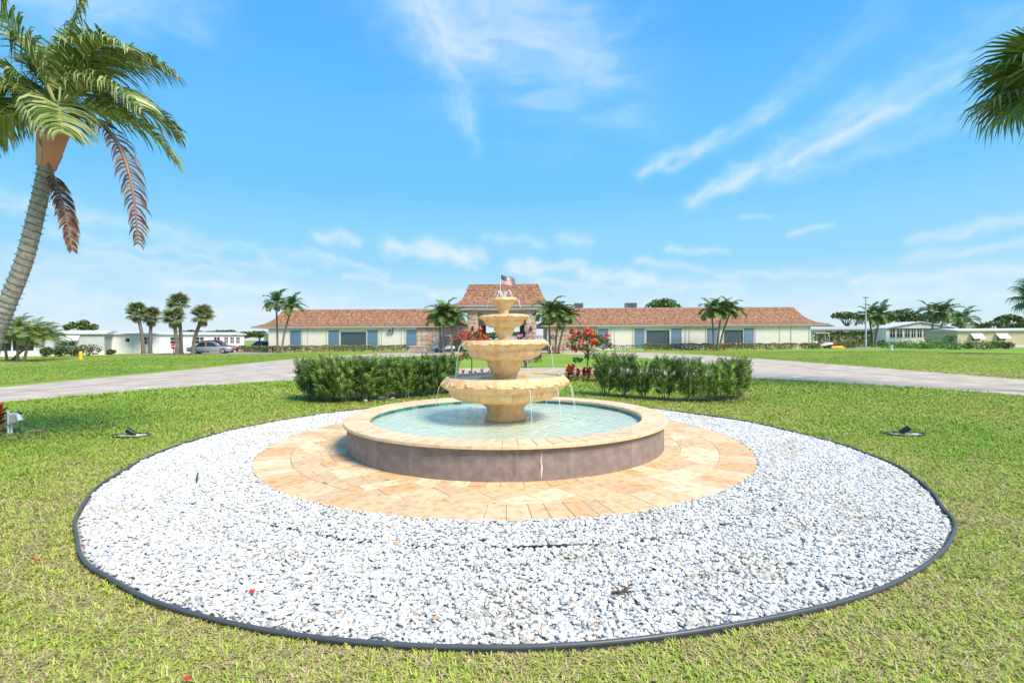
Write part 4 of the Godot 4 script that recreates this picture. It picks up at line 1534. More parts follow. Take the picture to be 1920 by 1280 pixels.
func homes() -> void:
	# grey home with the dark screened porch
	var got := home_base("mobile_home", "grey mobile home with dark screened porch and white window awning", Vector3(-57.5, 0, -51), Vector3(-45.8, 0, -57.2), 7.0, 2.42, M.grey_siding)
	var o: Node3D = got[0]
	var w: float = got[1]
	siding(o, 7.6, w, 0.5, 2.35, M.grey_siding)
	low_roof(o, 0, w, -7.0, 0.0, 2.45, 0.35, false, M.roof_white)
	var mb := MB.new()
	mb.span(Vector3(-0.02, 0, 0.002), Vector3(w, 0.5, 0.05))
	built(o, "skirting", mb, M.white)
	for k in 4:
		mb = MB.new()
		mb.span(Vector3(0.2 + k * 1.8, 0.62, 0.002), Vector3(1.85 + k * 1.8, 2.15, 0.03))
		var sc := built(o, "porch_screen", mb, M.screen)
		mb = MB.new()
		mb.span(Vector3(1.86 + k * 1.8, 0.5, 0.002), Vector3(1.98 + k * 1.8, 2.3, 0.06))
		built(sc, "post", mb, M.white)
	window_on(o, 9.4, 1.05, 1.35, 0.95)
	awning(o, 9.1, 2.15, 2.0, 0.9, 0.55)
	awning(o, 4.2, 2.35, 3.2, 0.9, 0.28)
	# long white home
	got = home_base("mobile_home", "long white mobile home with many small windows behind the cabbage palms", Vector3(-47.6, 0, -60.2), Vector3(-37.6, 0, -71.5), 8.0, 2.40, M.white)
	o = got[0]
	w = got[1]
	siding(o, 0, w, 0.45, 2.38, M.white)
	low_roof(o, 0, w, -8.0, 0.0, 2.42, 0.30, false, M.roof_white)
	mb = MB.new()
	mb.span(Vector3(-0.01, 0, 0.002), Vector3(w, 0.42, 0.04))
	built(o, "skirting", mb, M.white)
	for q in [[0.245, 1.1], [0.44, 1.0], [0.63, 1.0], [0.775, 0.75], [0.86, 0.5], [0.91, 0.5], [0.96, 0.5]]:
		window_on(o, q[0] * w - 0.5, 1.15, q[1], 0.85)
	mb = MB.new()
	mb.cbox(Vector3(0.115 * w, 1.18, 0.03), Vector3(0.85, 1.95, 0.05), 0.01)
	var door := built(o, "door", mb, M.white_metal)
	mb = MB.new()
	mb.span(Vector3(0.115 * w - 0.2, 1.45, 0.056), Vector3(0.115 * w + 0.2, 1.85, 0.064))
	built(door, "pane", mb, M.glass)
	# beige home beyond the car park
	got = home_base("mobile_home", "small far beige home beyond the parked pale car", Vector3(-39.5, 0, -83), Vector3(-35.0, 0, -86), 6.0, 2.6, M.peach)
	o = got[0]
	low_roof(o, 0, got[1], -6.0, 0.0, 2.6, 0.15, false, M.roof_grey)
	window_on(o, 3.3, 1.0, 0.7, 1.1)
	mb = MB.new()
	mb.span(Vector3(-0.1, 0, 0.0), Vector3(got[1], 0.6, 0.05))
	built(o, "skirting", mb, M.white)
	# white home with the glazed sunroom
	var z := 85.0
	var sx := func(px: float) -> float: return (px - 960.0) / FPX * z
	o = thing("sunroom_home", "white gabled home with a row of dark sunroom windows behind two slim palms", "house", Vector3(0, 0, -z))
	mb = MB.new()
	mb.span(Vector3(sx.call(1662), 0, -9), Vector3(sx.call(1790), 3.0, 0))
	built(o, "wall", mb, M.white)
	low_roof(o, sx.call(1662), sx.call(1790), -9.0, 0.0, 3.08, 1.05, true, M.roof_white)
	for q in [[1669, 1679], [1682, 1692.5], [1697, 1706.5], [1709, 1717.5], [1720, 1729], [1731.5, 1740], [1743, 1757.5], [1759.5, 1774.5]]:
		window_on(o, sx.call(q[0]), 1.45, sx.call(q[1]) - sx.call(q[0]), 1.42)
	mb = MB.new()
	mb.span(Vector3(sx.call(1520), 0, -9), Vector3(sx.call(1661), 2.9, -2.5))
	built(o, "wing_wall", mb, M.white)
	low_roof(o, sx.call(1512), sx.call(1660), -9.0, -2.5, 2.95, 0.55, false, M.roof_grey)
	var wing := Node3D.new()
	wing.name = "wing_front"
	o.add_child(wing)
	wing.position = Vector3(0, 0, -2.5)
	for q in [[1635, 1639.5], [1643.5, 1647.5]]:
		window_on(wing, sx.call(q[0]), 1.3, sx.call(q[1]) - sx.call(q[0]), 1.3, 1)
	mb = MB.new()   # carport on the right
	mb.span(Vector3(sx.call(1776), 2.75, -8), Vector3(sx.call(1803), 2.9, 0.6))
	var port := built(o, "carport_roof", mb, M.roof_white)
	for q in [1786.5, 1796]:
		mb = MB.new()
		mb.span(Vector3(sx.call(q) - 0.08, 0, 0.3), Vector3(sx.call(q) + 0.08, 2.75, 0.46))
		built(port, "post", mb, M.white)
	mb = MB.new()
	mb.span(Vector3(sx.call(1776.5), 0, -7.5), Vector3(sx.call(1803), 2.7, -7.4))
	built(port, "back_panel", mb, M.white)
	# peach home with propped awnings
	got = home_base("mobile_home", "peach mobile home with two propped white window awnings", Vector3(63.9, 0, -73.0), Vector3(79.5, 0, -71.0), 7.0, 2.42, M.peach)
	o = got[0]
	w = got[1]
	siding(o, 0, w, 0.3, 2.4, M.peach)
	low_roof(o, 0, w, -7.0, 0.0, 2.45, 0.30, false, M.roof_white)
	mb = MB.new()
	mb.span(Vector3(-0.01, 0, 0.002), Vector3(w, 0.28, 0.04))
	built(o, "skirting", mb, M.white)
	for q in [1.75, 5.0]:
		window_on(o, q, 0.95, 1.2, 0.9)
		awning(o, q - 0.15, 1.98, 1.5, 0.8, 0.75)
	# smaller far white home at the left edge of the sunroom home's roof

# ---------------------------------------------------------------- vehicles
func wheel(parent: Node, at: Vector3, r: float, w: float) -> void:
	# axle along z
	var turn := Transform3D(Basis(Vector3.RIGHT, PI / 2), at)
	var mb := MB.new()
	mb.lathe([[r * 0.62, w * 0.5], [r * 0.93, w * 0.5], [r, w * 0.36], [r, -w * 0.36], [r * 0.93, -w * 0.5], [r * 0.62, -w * 0.5]], 22)
	var ty := part(parent, "wheel", mb.mesh(M.black), turn)
	mb = MB.new()
	for s in [1.0, -1.0]:
		mb.lathe([[0.0, s * w * 0.42], [r * 0.2, s * w * 0.44], [r * 0.5, s * w * 0.36], [r * 0.64, s * w * 0.48]] if s > 0 else [[r * 0.64, -w * 0.48], [r * 0.5, -w * 0.36], [r * 0.2, -w * 0.44], [0.0, -w * 0.42]], 16)
	built(ty, "rim", mb, M.grey_metal)

# body lofted along x from sections: [x, half width, sill y, shoulder y, roof y, roof half width]
func loft(mb: MB, sections: Array) -> void:
	var g := []
	for s in sections:
		var x: float = s[0]
		var hw: float = s[1]
		var row := PackedVector3Array()
		for q in [[-hw * 0.9, s[2]], [-hw, s[2] + 0.1], [-hw, (s[2] + s[3]) * 0.5], [-hw * 0.95, s[3]], [-s[5], s[4]], [0, s[4] + 0.02], [s[5], s[4]], [hw * 0.95, s[3]], [hw, (s[2] + s[3]) * 0.5], [hw, s[2] + 0.1], [hw * 0.9, s[2]]]:
			row.append(Vector3(x, q[1], q[0]))
		g.append(row)
	mb.grid(g, false)
	for e in [0, g.size() - 1]:
		var row: PackedVector3Array = g[e]
		for k in range(1, row.size() - 1):
			if e == 0:
				mb.tri(row[0], row[k], row[k + 1])
			else:
				mb.tri(row[0], row[k + 1], row[k])

func car(label: String, at: Vector3, turn: float, paint: Material, tall: float, hatch: bool) -> Node3D:
	var o := thing("parked_car", label, "car", at)
	o.rotation.y = turn
	var mb := MB.new()
	var d := 0.68 * tall
	loft(mb, [[-2.3, 0.68, 0.32, 0.62, 0.66, 0.60], [-2.2, 0.80, 0.26, 0.72, 0.76, 0.70], [-1.5, 0.87, 0.22, d + 0.12, d + 0.16, 0.76], [-0.4, 0.89, 0.22, d + 0.14, d + 0.17, 0.78], [0.9, 0.89, 0.22, d + 0.14, d + 0.17, 0.78], [1.9, 0.87, 0.24, d + 0.12, d + 0.14, 0.76], [2.25, 0.80, 0.28, d + 0.04, d + 0.07, 0.70], [2.36, 0.70, 0.34, d - 0.1, d - 0.06, 0.6]])
	built(o, "body", mb, paint)
	mb = MB.new()
	var r := 1.40 * tall
	var back := 2.05 if hatch else 1.45
	loft(mb, [[-1.05, 0.76, d + 0.10, d + 0.12, d + 0.15, 0.72], [-0.3, 0.78, d + 0.10, d + 0.15, r - 0.06, 0.60], [0.2, 0.78, d + 0.10, d + 0.15, r, 0.58], [0.8, 0.78, d + 0.10, d + 0.15, r - 0.02, 0.58], [back - 0.45, 0.77, d + 0.10, d + 0.15, r - 0.09, 0.56], [back + 0.1, 0.74, d + 0.10, d + 0.12, d + 0.16, 0.66]])
	var cab := built(o, "cabin_glass", mb, M.glass)
	mb = MB.new()
	loft(mb, [[-0.25, 0.60, r - 0.09, r - 0.06, r - 0.035, 0.55], [0.2, 0.60, r - 0.06, r - 0.02, r + 0.018, 0.56], [0.8, 0.60, r - 0.08, r - 0.04, r, 0.56], [back - 0.45, 0.57, r - 0.14, r - 0.1, r - 0.07, 0.53]])
	for s in [-1.0, 1.0]:
		for p in [[-1.0, -0.28, 0.75, 0.60], [0.35, 0.38, 0.785, 0.60], [back + 0.05, back - 0.45, 0.74, 0.57]]:
			mb.tube([Vector3(p[0], d + 0.14, s * p[2]), Vector3(p[1], r - 0.04, s * p[3])], [0.04, 0.035], 5)
	built(cab, "roof", mb, paint)
	for s in [-1.0, 1.0]:
		for x in [-1.42, 1.4]:
			wheel(o, Vector3(x, 0.32, s * 0.78), 0.32, 0.2)
		mb = MB.new()
		mb.cbox(Vector3(-2.26, 0.62, s * 0.55), Vector3(0.1, 0.13, 0.28), 0.02)
		built(o, "headlight", mb, M.white_metal)
		mb = MB.new()
		mb.cbox(Vector3(2.30, 0.72 * tall, s * 0.58), Vector3(0.1, 0.14, 0.25), 0.02)
		built(o, "tail_light", mb, mat(0.35, 0.02, 0.02, 0.3))
	return o

func golf_cart(label: String, at: Vector3, turn: float, size: float, roof: Material) -> Node3D:
	var o := thing("golf_cart", label, "golf cart", at)
	o.rotation.y = turn
	o.scale = Vector3.ONE * size
	var mb := MB.new()     # front is -x
	loft(mb, [[-1.15, 0.40, 0.35, 0.55, 0.60, 0.34], [-1.0, 0.52, 0.30, 0.72, 0.78, 0.42], [-0.62, 0.56, 0.28, 0.80, 0.86, 0.48], [-0.55, 0.56, 0.26, 0.40, 0.42, 0.5], [0.1, 0.58, 0.26, 0.38, 0.40, 0.5], [0.15, 0.58, 0.26, 0.60, 0.64, 0.5], [0.9, 0.58, 0.32, 0.66, 0.70, 0.5], [1.2, 0.50, 0.40, 0.60, 0.64, 0.45]])
	built(o, "body", mb, M.white_metal)
	mb = MB.new()
	mb.cbox(Vector3(0.42, 0.74, 0), Vector3(0.5, 0.12, 1.05), 0.04)
	built(o, "seat", mb, mat(0.45, 0.42, 0.36, 0.7))
	mb = MB.new()
	mb.cbox(Vector3(0.68, 1.0, 0), Vector3(0.1, 0.38, 1.05), 0.04, Basis(Vector3(0, 0, 1), -0.15))
	built(o, "backrest", mb, mat(0.45, 0.42, 0.36, 0.7))
	mb = MB.new()
	mb.cbox(Vector3(0.0, 1.84, 0), Vector3(1.75, 0.07, 1.15), 0.03)
	built(o, "roof", mb, roof)
	for s in [-1.0, 1.0]:
		mb = MB.new()
		mb.tube([Vector3(-0.72, 0.78, s * 0.5), Vector3(-0.62, 1.82, s * 0.5)], [0.022, 0.022], 6)
		mb.tube([Vector3(0.85, 0.66, s * 0.5), Vector3(0.72, 1.82, s * 0.5)], [0.022, 0.022], 6)
		built(o, "roof_post", mb, M.white_metal)
		for x in [-0.78, 0.78]:
			wheel(o, Vector3(x, 0.23, s * 0.5), 0.23, 0.19)
		mb = MB.new()
		mb.tube([Vector3(1.0, 0.72, s * 0.25), Vector3(1.18, 1.35, s * 0.27)], [0.12, 0.14], 10)
		built(o, "golf_bag", mb, M.dark)
	mb = MB.new()
	var ring := []
	for k in 13:
		var a := TAU * k / 12.0
		ring.append(Vector3(-0.36 + 0.08 * cos(a), 1.02 + 0.12 * cos(a), -0.25 + 0.16 * sin(a)))
	mb.tube(ring, ring.map(func(_p): return 0.014), 5, false)
	mb.tube([Vector3(-0.66, 0.78, -0.25), Vector3(-0.36, 1.02, -0.25)], [0.02, 0.02], 5)
	built(o, "steering_wheel", mb, M.black)
	return o

func vehicles() -> void:
	var silver := mat(0.42, 0.42, 0.42, 0.28, 0.5)
	var red := mat(0.26, 0.012, 0.02, 0.25)
	red.clearcoat_enabled = true
	car("silver saloon car parked beside the cabbage palms", Vector3(-35.6, 0, -60.2), PI + 0.28, silver, 1.0, false)
	car("dark red hatchback parked behind the silver car", Vector3(-37.6, 0, -65.0), PI + 0.22, red, 1.12, true)
	car("pale silver car parked behind the clipped hedge left of the clubhouse", Vector3(-35.0, 0, -70.5), 0.35, silver, 1.0, true)
	golf_cart("white golf cart in front of the rough stone wall", gp(829, 660.5) + Vector3(0.2, 0.016, 0), 0.12, 1.08, M.white_metal)
	golf_cart("white golf cart parked beside the tall green hedge", Vector3(43.4, 0.006, -71.6), -0.1, 1.15, M.white_metal)
	var mb := MB.new()
	mb.lathe([[0.0, 0.92], [0.27, 0.90], [0.30, 0.86], [0.27, 0.80], [0.27, 0.1], [0.24, 0.0]], 18)
	single("barrel", mb, mat(0.02, 0.08, 0.45, 0.4), "bright blue barrel behind the white golf cart", "barrel", gp(838, 658.5) + Vector3(0, 0.016, 0))
	# red covered load beside the right-hand cart
	mb = MB.new()
	loft(mb, [[-1.6, 0.3, 0.25, 0.5, 0.55, 0.2], [-1.0, 0.75, 0.25, 0.75, 0.95, 0.5], [0.6, 0.8, 0.25, 0.8, 1.0, 0.55], [1.6, 0.6, 0.25, 0.7, 0.8, 0.4]])
	single("covered_trailer", mb, mat(0.36, 0.06, 0.04, 0.6), "low red covered trailer behind the yellow croton bush", "trailer", Vector3(46.9, 0.0, -75.2))

# ---------------------------------------------------------------- street things
func street_things() -> void:
	# flagpole and flag
	var fp := gp(938.6, 657)
	fp = Vector3(dp(938.6, 640, 57.0).x, 0, -57.0)
	var o := thing("flagpole", "white flagpole flying the stars and stripes before the clubhouse portico", "flagpole", fp)
	var top := dp(938.6, 509, 57.0).y
	var mb := MB.new()
	mb.tube([Vector3(0, 0, 0), Vector3(0, top * 0.6, 0), Vector3(0, top, 0)], [0.06, 0.05, 0.035], 10)
	built(o, "pole", mb, M.white_metal)
	mb = MB.new()
	mb.lathe([[0.0, 0.09], [0.06, 0.06], [0.09, 0.0], [0.06, -0.06], [0.0, -0.09]], 12, 0, Vector3(0, top + 0.08, 0))
	built(o, "finial", mb, mat(0.5, 0.38, 0.12, 0.3, 0.8))
	# the cloth waves and sags away from the pole
	var fl := MB.new()
	var rows := 14
	var cols := 22
	var at := func(u: float, v: float) -> Vector3:
		var w := 1.62 * u
		var sag := 0.62 * pow(u, 1.15) + 0.10 * sin(u * 7.0)
		return Vector3(0.06 + w, top - 0.30 - v * 1.05 - sag * (0.95 - 0.12 * v), 0.14 * sin(u * 8.0 - v * 1.5) * u)
	for i in rows:
		for j in cols:
			var u0 := float(j) / cols
			var u1 := float(j + 1) / cols
			var v0 := float(i) / rows
			var v1 := float(i + 1) / rows
			fl.quad_uv(at.call(u0, v1), at.call(u1, v1), at.call(u1, v0), at.call(u0, v0), Vector2(u0, v1), Vector2(u1, v1), Vector2(u1, v0), Vector2(u0, v0))
	var cloth := StandardMaterial3D.new()
	cloth.albedo_texture = flag_tex()
	cloth.roughness = 0.8
	cloth.backlight_enabled = true
	cloth.backlight = Color(0.4, 0.4, 0.4)
	built(o, "flag", fl, cloth)
	# stop sign
	var sp := gp(325, 665.5)
	o = thing("stop_sign", "red octagonal stop sign on a short dark post by the side street", "sign", sp)
	mb = MB.new()
	mb.tube([Vector3(0, 0, 0), Vector3(0, 1.35, 0)], [0.04, 0.04], 8)
	built(o, "post", mb, M.black)
	var oct := PackedVector2Array()
	for k in 8:
		var a := TAU * (k + 0.5) / 8.0
		oct.append(Vector2(cos(a), sin(a)) * 0.31)
	for q in [[0.31, 0.0, M.white], [0.285, 0.012, mat(0.55, 0.015, 0.025, 0.4)]]:
		mb = MB.new()
		for k in 8:
			var a: Vector2 = oct[k] * q[0] / 0.31
			var b: Vector2 = oct[(k + 1) % 8] * q[0] / 0.31
			var f := Vector3(0, 0.93, 0.05 + q[1])
			var e := Vector3(0, 0, 0.01)
			mb.tri(f, f + Vector3(a.x, a.y, 0), f + Vector3(b.x, b.y, 0))
			mb.quad(f + Vector3(a.x, a.y, 0) - e, f + Vector3(b.x, b.y, 0) - e, f + Vector3(b.x, b.y, 0), f + Vector3(a.x, a.y, 0))
		built(o, "border" if q[1] == 0.0 else "face", mb, q[2])
	text(o, "STOP", Vector3(0, 0.93, 0.066), 0.2, M.white)
	# yellow bollard
	mb = MB.new()
	mb.lathe([[0.0, 0.72], [0.10, 0.70], [0.14, 0.62], [0.14, 0.0]], 16)
	single("bollard", mb, mat(0.75, 0.52, 0.02, 0.5), "short yellow bollard beside the side street", "bollard", gp(150.5, 674.5))
	# transformer box
	mb = MB.new()
	mb.cbox(Vector3(0, 0.38, 0), Vector3(1.9, 0.72, 0.9), 0.04)
	mb.cbox(Vector3(0, 0.78, 0.02), Vector3(1.98, 0.09, 0.98), 0.03)
	mb.span(Vector3(-0.01, 0.1, 0.452), Vector3(0.01, 0.7, 0.458))
	single("utility_box", mb, mat(0.05, 0.085, 0.075, 0.5), "low dark green utility box before the long white home", "utility box", gp(234, 661.8))
	# lamp post
	var lp := Vector3(dp(1624, 640, 72.0).x, 0, -72.0)
	o = thing("lamp_post", "tall slim lamp post with flat twin head beside the tall hedge", "lamp post", lp)
	mb = MB.new()
	var lt := dp(1624, 558, 72.0).y
	mb.tube([Vector3(0, 0, 0), Vector3(0, lt * 0.5, 0), Vector3(0, lt * 0.86, 0)], [0.13, 0.11, 0.09], 10)
	built(o, "pole", mb, tri_tex(mat(0.62, 0.60, 0.56, 0.8), M.plain, 0.5))
	mb = MB.new()
	mb.tube([Vector3(0, lt * 0.85, 0), Vector3(0, lt, 0)], [0.05, 0.04], 8)
	built(o, "upper_pole", mb, M.grey_metal)
	for s in [-1.0, 1.0]:
		mb = MB.new()
		mb.cbox(Vector3(s * 0.17, lt + 0.02, 0), Vector3(0.34, 0.10, 0.26), 0.03)
		built(o, "lamp_head", mb, M.dark)
	# white stub pipe in the far lawn
	mb = MB.new()
	mb.tube([Vector3(0, 0, 0), Vector3(0, 0.55, 0)], [0.16, 0.16], 10)
	mb.tube([Vector3(0, 0.45, 0), Vector3(0, 0.62, 0)], [0.24, 0.2], 10)
	single("hydrant", mb, M.white, "squat white hydrant in the lawn before the sunroom home", "hydrant", gp(1671.5, 657))
	# yellow kerb stop by the cart
	mb = MB.new()
	loft(mb, [[-0.9, 0.12, 0.0, 0.12, 0.14, 0.06], [-0.6, 0.22, 0.0, 0.30, 0.36, 0.12], [0.6, 0.22, 0.0, 0.34, 0.40, 0.12], [0.9, 0.14, 0.0, 0.15, 0.18, 0.06]])
	single("kerb_stop", mb, mat(0.72, 0.46, 0.03, 0.6), "yellow painted kerb stop in front of the parked golf cart", "kerb stop", Vector3(43.6, 0, -68.2))
	# low stone planter wall by the left-hand wing
	o = thing("planter_wall", "low rough stone planter wall below the clad end of the left wing", "wall", Vector3(cx(776), 0.016, -64.2))
	var wl := cx(806) - cx(776)
	mb = MB.new()
	mb.span(Vector3(0, 0, -0.5), Vector3(wl, 0.62, 0))
	built(o, "core", mb, M.mortar)
	stone_panel(o, Vector3(0, 0.01, 0), Vector3.RIGHT, Vector3.UP, wl, 0.6, 0.42, 0.5)
	mb = MB.new()
	mb.cbox(Vector3(wl * 0.5, 0.67, -0.25), Vector3(wl + 0.12, 0.09, 0.66), 0.02)
	built(o, "capstone", mb, M.stone[3])

func text(parent: Node, words: String, at: Vector3, size: float, m: Material) -> void:
	var t := TextMesh.new()
	var f := SystemFont.new()
	f.font_names = PackedStringArray(["Droid Sans"])
	f.font_weight = 700
	t.font = f
	t.text = words
	t.font_size = 32
	t.pixel_size = size / 32.0
	t.depth = 0.004
	t.material = m
	part(parent, "lettering", t, Transform3D(Basis.IDENTITY, at))

func flag_tex() -> ImageTexture:
	var W := 390
	var H := 208
	var im := Image.create(W, H, false, Image.FORMAT_RGB8)
	for k in 13:
		im.fill_rect(Rect2i(0, k * 16, W, 16), Color(0.74, 0.10, 0.20) if k % 2 == 0 else Color(0.96, 0.95, 0.95))
	im.fill_rect(Rect2i(0, 0, 156, 112), Color(0.18, 0.19, 0.40))
	for r in 9:
		for c in (6 if r % 2 == 0 else 5):
			var x := 13 + c * 26 + (0 if r % 2 == 0 else 13)
			var y := 11 + r * 11
			# five-pointed stars
			for yy in range(-5, 6):
				for xx in range(-5, 6):
					var a := atan2(xx, -yy)
					var s := absf(fposmod(a + PI / 5.0, TAU / 5.0) - PI / 5.0)
					if Vector2(xx, yy).length() < 5.0 * 0.45 / maxf(0.45, sin(s) * 1.25 + cos(s) * 0.45) + 0.4:
						im.set_pixel(clampi(x + xx, 0, W - 1), clampi(y + yy, 0, H - 1), Color(0.97, 0.97, 0.97))
	return ImageTexture.create_from_image(im)

# ---------------------------------------------------------------- palms
func pick(list: Array) -> Color:
	var c: Color = list[rng.randi_range(0, list.size() - 1)]
	var k := rr(0.82, 1.18)
	return Color(c.r * k, c.g * k, c.b * k)

# a feather leaf: stalk and two rows of leaflets, bent by its weight and the wind
func frond(base: Vector3, dir: Vector3, L: float, droop: float, n: int, ll: float, lw: float, wind: Vector3, cols: Array, leaf_droop := 0.35, segs := 3, stalk_col := Color(0.30, 0.34, 0.10), stalk := 1.0) -> MB:
	var mb := MB.new()
	var steps := 12
	var pts := [base]
	var d := dir.normalized()
	for k in steps:
		var t := (k + 1.0) / steps
		d = (d + Vector3.DOWN * droop * (0.4 + t) / steps * 1.6 + wind * t * 1.8 / steps).normalized()
		pts.append(pts[-1] + d * L / steps)
	var rad := []
	for k in steps + 1:
		rad.append(lerpf(0.018, 0.004, float(k) / steps) * L * 0.55 * stalk)
	mb.col = stalk_col
	mb.tube(pts, rad, 5, false)
	for i in n:
		var t := 0.16 + 0.84 * (i + 0.5) / n
		var f := t * steps
		var k := mini(int(f), steps - 1)
		var p: Vector3 = pts[k].lerp(pts[k + 1], f - k)
		var dd: Vector3 = (pts[k + 1] - pts[k]).normalized()
		var sd := dd.cross(Vector3.UP)
		if sd.length() < 0.15:
			sd = dd.cross(Vector3(dir.x, 0.3, dir.z))
		sd = sd.normalized()
		var up := sd.cross(dd).normalized()
		var len := ll * pow(sin(PI * clampf(0.14 + 0.80 * t, 0.0, 1.0)), 0.65)
		for s in [-1.0, 1.0]:
			mb.col = pick(cols)
			var ld: Vector3 = (sd * s * 0.85 + dd * rr(0.45, 0.7) + up * rr(0.05, 0.38)).normalized()
			var wv := (dd - ld * dd.dot(ld)).normalized().rotated(ld, rr(-0.5, 0.5))
			var a := p
			var lp := [a]
			var v := ld
			var lk := leaf_droop * rr(0.5, 1.5)
			for q in segs:
				a += v * len * rr(0.92, 1.08) / segs
				lp.append(a)
				v = (v + Vector3.DOWN * lk * (q + 1) / segs * 1.7 + wind * 0.9 * (q + 1) / segs).normalized()
			var hw := []
			for q in segs + 1:
				hw.append(lw * 0.5 * [0.55, 1.0, 0.8, 0.45, 0.3][mini(q, 4)] if q < segs else 0.0)
			mb.ribbon(lp, hw, wv)
	return mb

const GREENS := [Color(0.075, 0.15, 0.028), Color(0.115, 0.20, 0.036), Color(0.06, 0.12, 0.028), Color(0.16, 0.23, 0.045)]
const PALE := [Color(0.22, 0.29, 0.08), Color(0.33, 0.37, 0.14), Color(0.15, 0.23, 0.05), Color(0.11, 0.18, 0.04), Color(0.42, 0.42, 0.19)]

func trunk(parent: Node, pts: Array, r0: float, r1: float, col: Color, rings: int) -> MeshInstance3D:
	# smooth curve through the points, ringed like a palm stem
	var line := []
	var m := pts.size()
	var per := maxi(2, rings / maxi(1, m - 1))
	for i in m - 1:
		for k in per:
			line.append(pts[i].cubic_interpolate(pts[i + 1], pts[maxi(i - 1, 0)], pts[mini(i + 2, m - 1)], float(k) / per))
	line.append(pts[m - 1])
	var rad := []
	for i in line.size():
		var t := float(i) / (line.size() - 1)
		var flare := 1.0 + 0.5 * exp(-t * 14.0)
		rad.append(lerpf(r0, r1, t) * flare * (1.022 if i % 2 == 0 else 0.985) * (1.0 + 0.012 * sin(i * 2.3)))
	var mb := MB.new()
	mb.col = col
	mb.tube(line, rad, 12)
	return built(parent, "trunk", mb, M.bark)

func feather_palm(label: String, group: String, base: Vector3, crown: Vector3, r: float, n: int, L: float, wind: Vector3, shaft := true, leaflets := 22, cols := GREENS, called := "feather_palm") -> Node3D:
	var o := thing(called, label, "palm tree", base, group)
	var top := crown - base
	var mid := Vector3(top.x * 0.35, top.y * 0.5, top.z * 0.35)
	trunk(o, [Vector3.ZERO, mid, top], r, r * 0.72, Color(0.36, 0.31, 0.25), 24)
	if shaft:
		var mb := MB.new()
		mb.col = Color(0.24, 0.30, 0.10)
		mb.tube([top, top + Vector3(wind.x * 0.1, 0.35, 0), top + Vector3(wind.x * 0.2, 0.75, 0)], [r * 0.85, r * 0.8, r * 0.4], 8)
		built(o, "crownshaft", mb, M.palm)
		top += Vector3(wind.x * 0.2, 0.65, 0)
	for i in n:
		var az := i * 2.4 + rr(-0.25, 0.25)
		var el := lerpf(1.25, -0.25, pow(float(i) / n, 0.85)) + rr(-0.12, 0.12)
		var dir := Vector3(cos(az) * cos(el), sin(el), -sin(az) * cos(el))
		var mb := frond(top, dir, L * rr(0.85, 1.1), rr(0.75, 1.15), leaflets, L * 0.36, L * (0.042 if shaft else 0.02), wind, cols, 0.45, 2)
		built(o, "frond", mb, M.palm)
	return o

func fan_leaf(R: float, petiole: float, droop: float, cols: Array) -> ArrayMesh:
	# stalk along +x from the origin, blade at its end
	var mb := MB.new()
	mb.col = Color(0.22, 0.24, 0.08)
	mb.tube([Vector3.ZERO, Vector3(petiole * 0.5, 0.03, 0), Vector3(petiole, 0, 0)], [0.022, 0.016, 0.012], 5, false)
	var n := 34
	var c := Vector3(petiole, 0, 0)
	for k in n:
		var ph := lerpf(-2.25, 2.25, (k + 0.5) / n)
		var len := R * (0.72 + 0.28 * cos(ph * 0.55)) * rr(0.92, 1.06)
		var d := Vector3(cos(ph), 0.10 - 0.30 * absf(sin(ph * 0.5)), sin(ph)).normalized()
		var sd := Vector3(-sin(ph), 0, cos(ph))
		sd = sd.rotated(d, rr(-0.35, 0.35) + (0.35 if k % 2 == 0 else -0.35))
		mb.col = pick(cols)
		var half := R * 2.25 / n
		var a := c + d * len * 0.06
		var b := c + d * len * 0.52 + Vector3(0, -droop * 0.10 * len, 0)
		var e := c + d * len * 0.80 + Vector3(0, -droop * 0.30 * len, 0)
		var f := c + d * len * 0.96 + Vector3(0, -droop * (0.62 + rr(0.0, 0.25)) * len, 0)
		mb.ribbon([a, b, e, f], [half * 0.10, half * 0.62, half * 0.36, 0.0], sd)
	return mb.mesh(M.palm)

func leaf_at(parent: Node, mesh: Mesh, at: Vector3, dir: Vector3, roll := 0.0) -> void:
	var x := dir.normalized()
	var z := x.cross(Vector3.UP)
	if z.length() < 0.05:
		z = Vector3(0, 0, 1)
	z = z.normalized().rotated(x, roll)
	part(parent, "leaf", mesh, Transform3D(Basis(x, z.cross(x), z), at))

func cabbage_palm(label: String, base: Vector3, crown: Vector3, r: float, n: int, R: float, meshes: Array, dead: Array) -> void:
	var o := thing("cabbage_palm", label, "palm tree", base, "cabbage palms by the homes")
	var top := crown - base
	trunk(o, [Vector3.ZERO, Vector3(top.x * 0.2, top.y * 0.45, top.z * 0.3), top], r * 1.15, r, Color(0.30, 0.26, 0.21), 16)
	for i in n:
		var az := i * 2.4 + rr(-0.3, 0.3)
		var el := lerpf(1.35, -0.55, float(i) / n) + rr(-0.15, 0.15)
		leaf_at(o, meshes[i % meshes.size()], top + Vector3(0, rr(-0.1, 0.2), 0), Vector3(cos(az) * cos(el), sin(el), sin(az) * cos(el)), rr(-0.4, 0.4))
	for i in 5:
		var az := rr(0, TAU)
		leaf_at(o, dead[0], top - Vector3(0, 0.2, 0), Vector3(cos(az) * 0.5, -0.85, sin(az) * 0.5), rr(-0.5, 0.5))

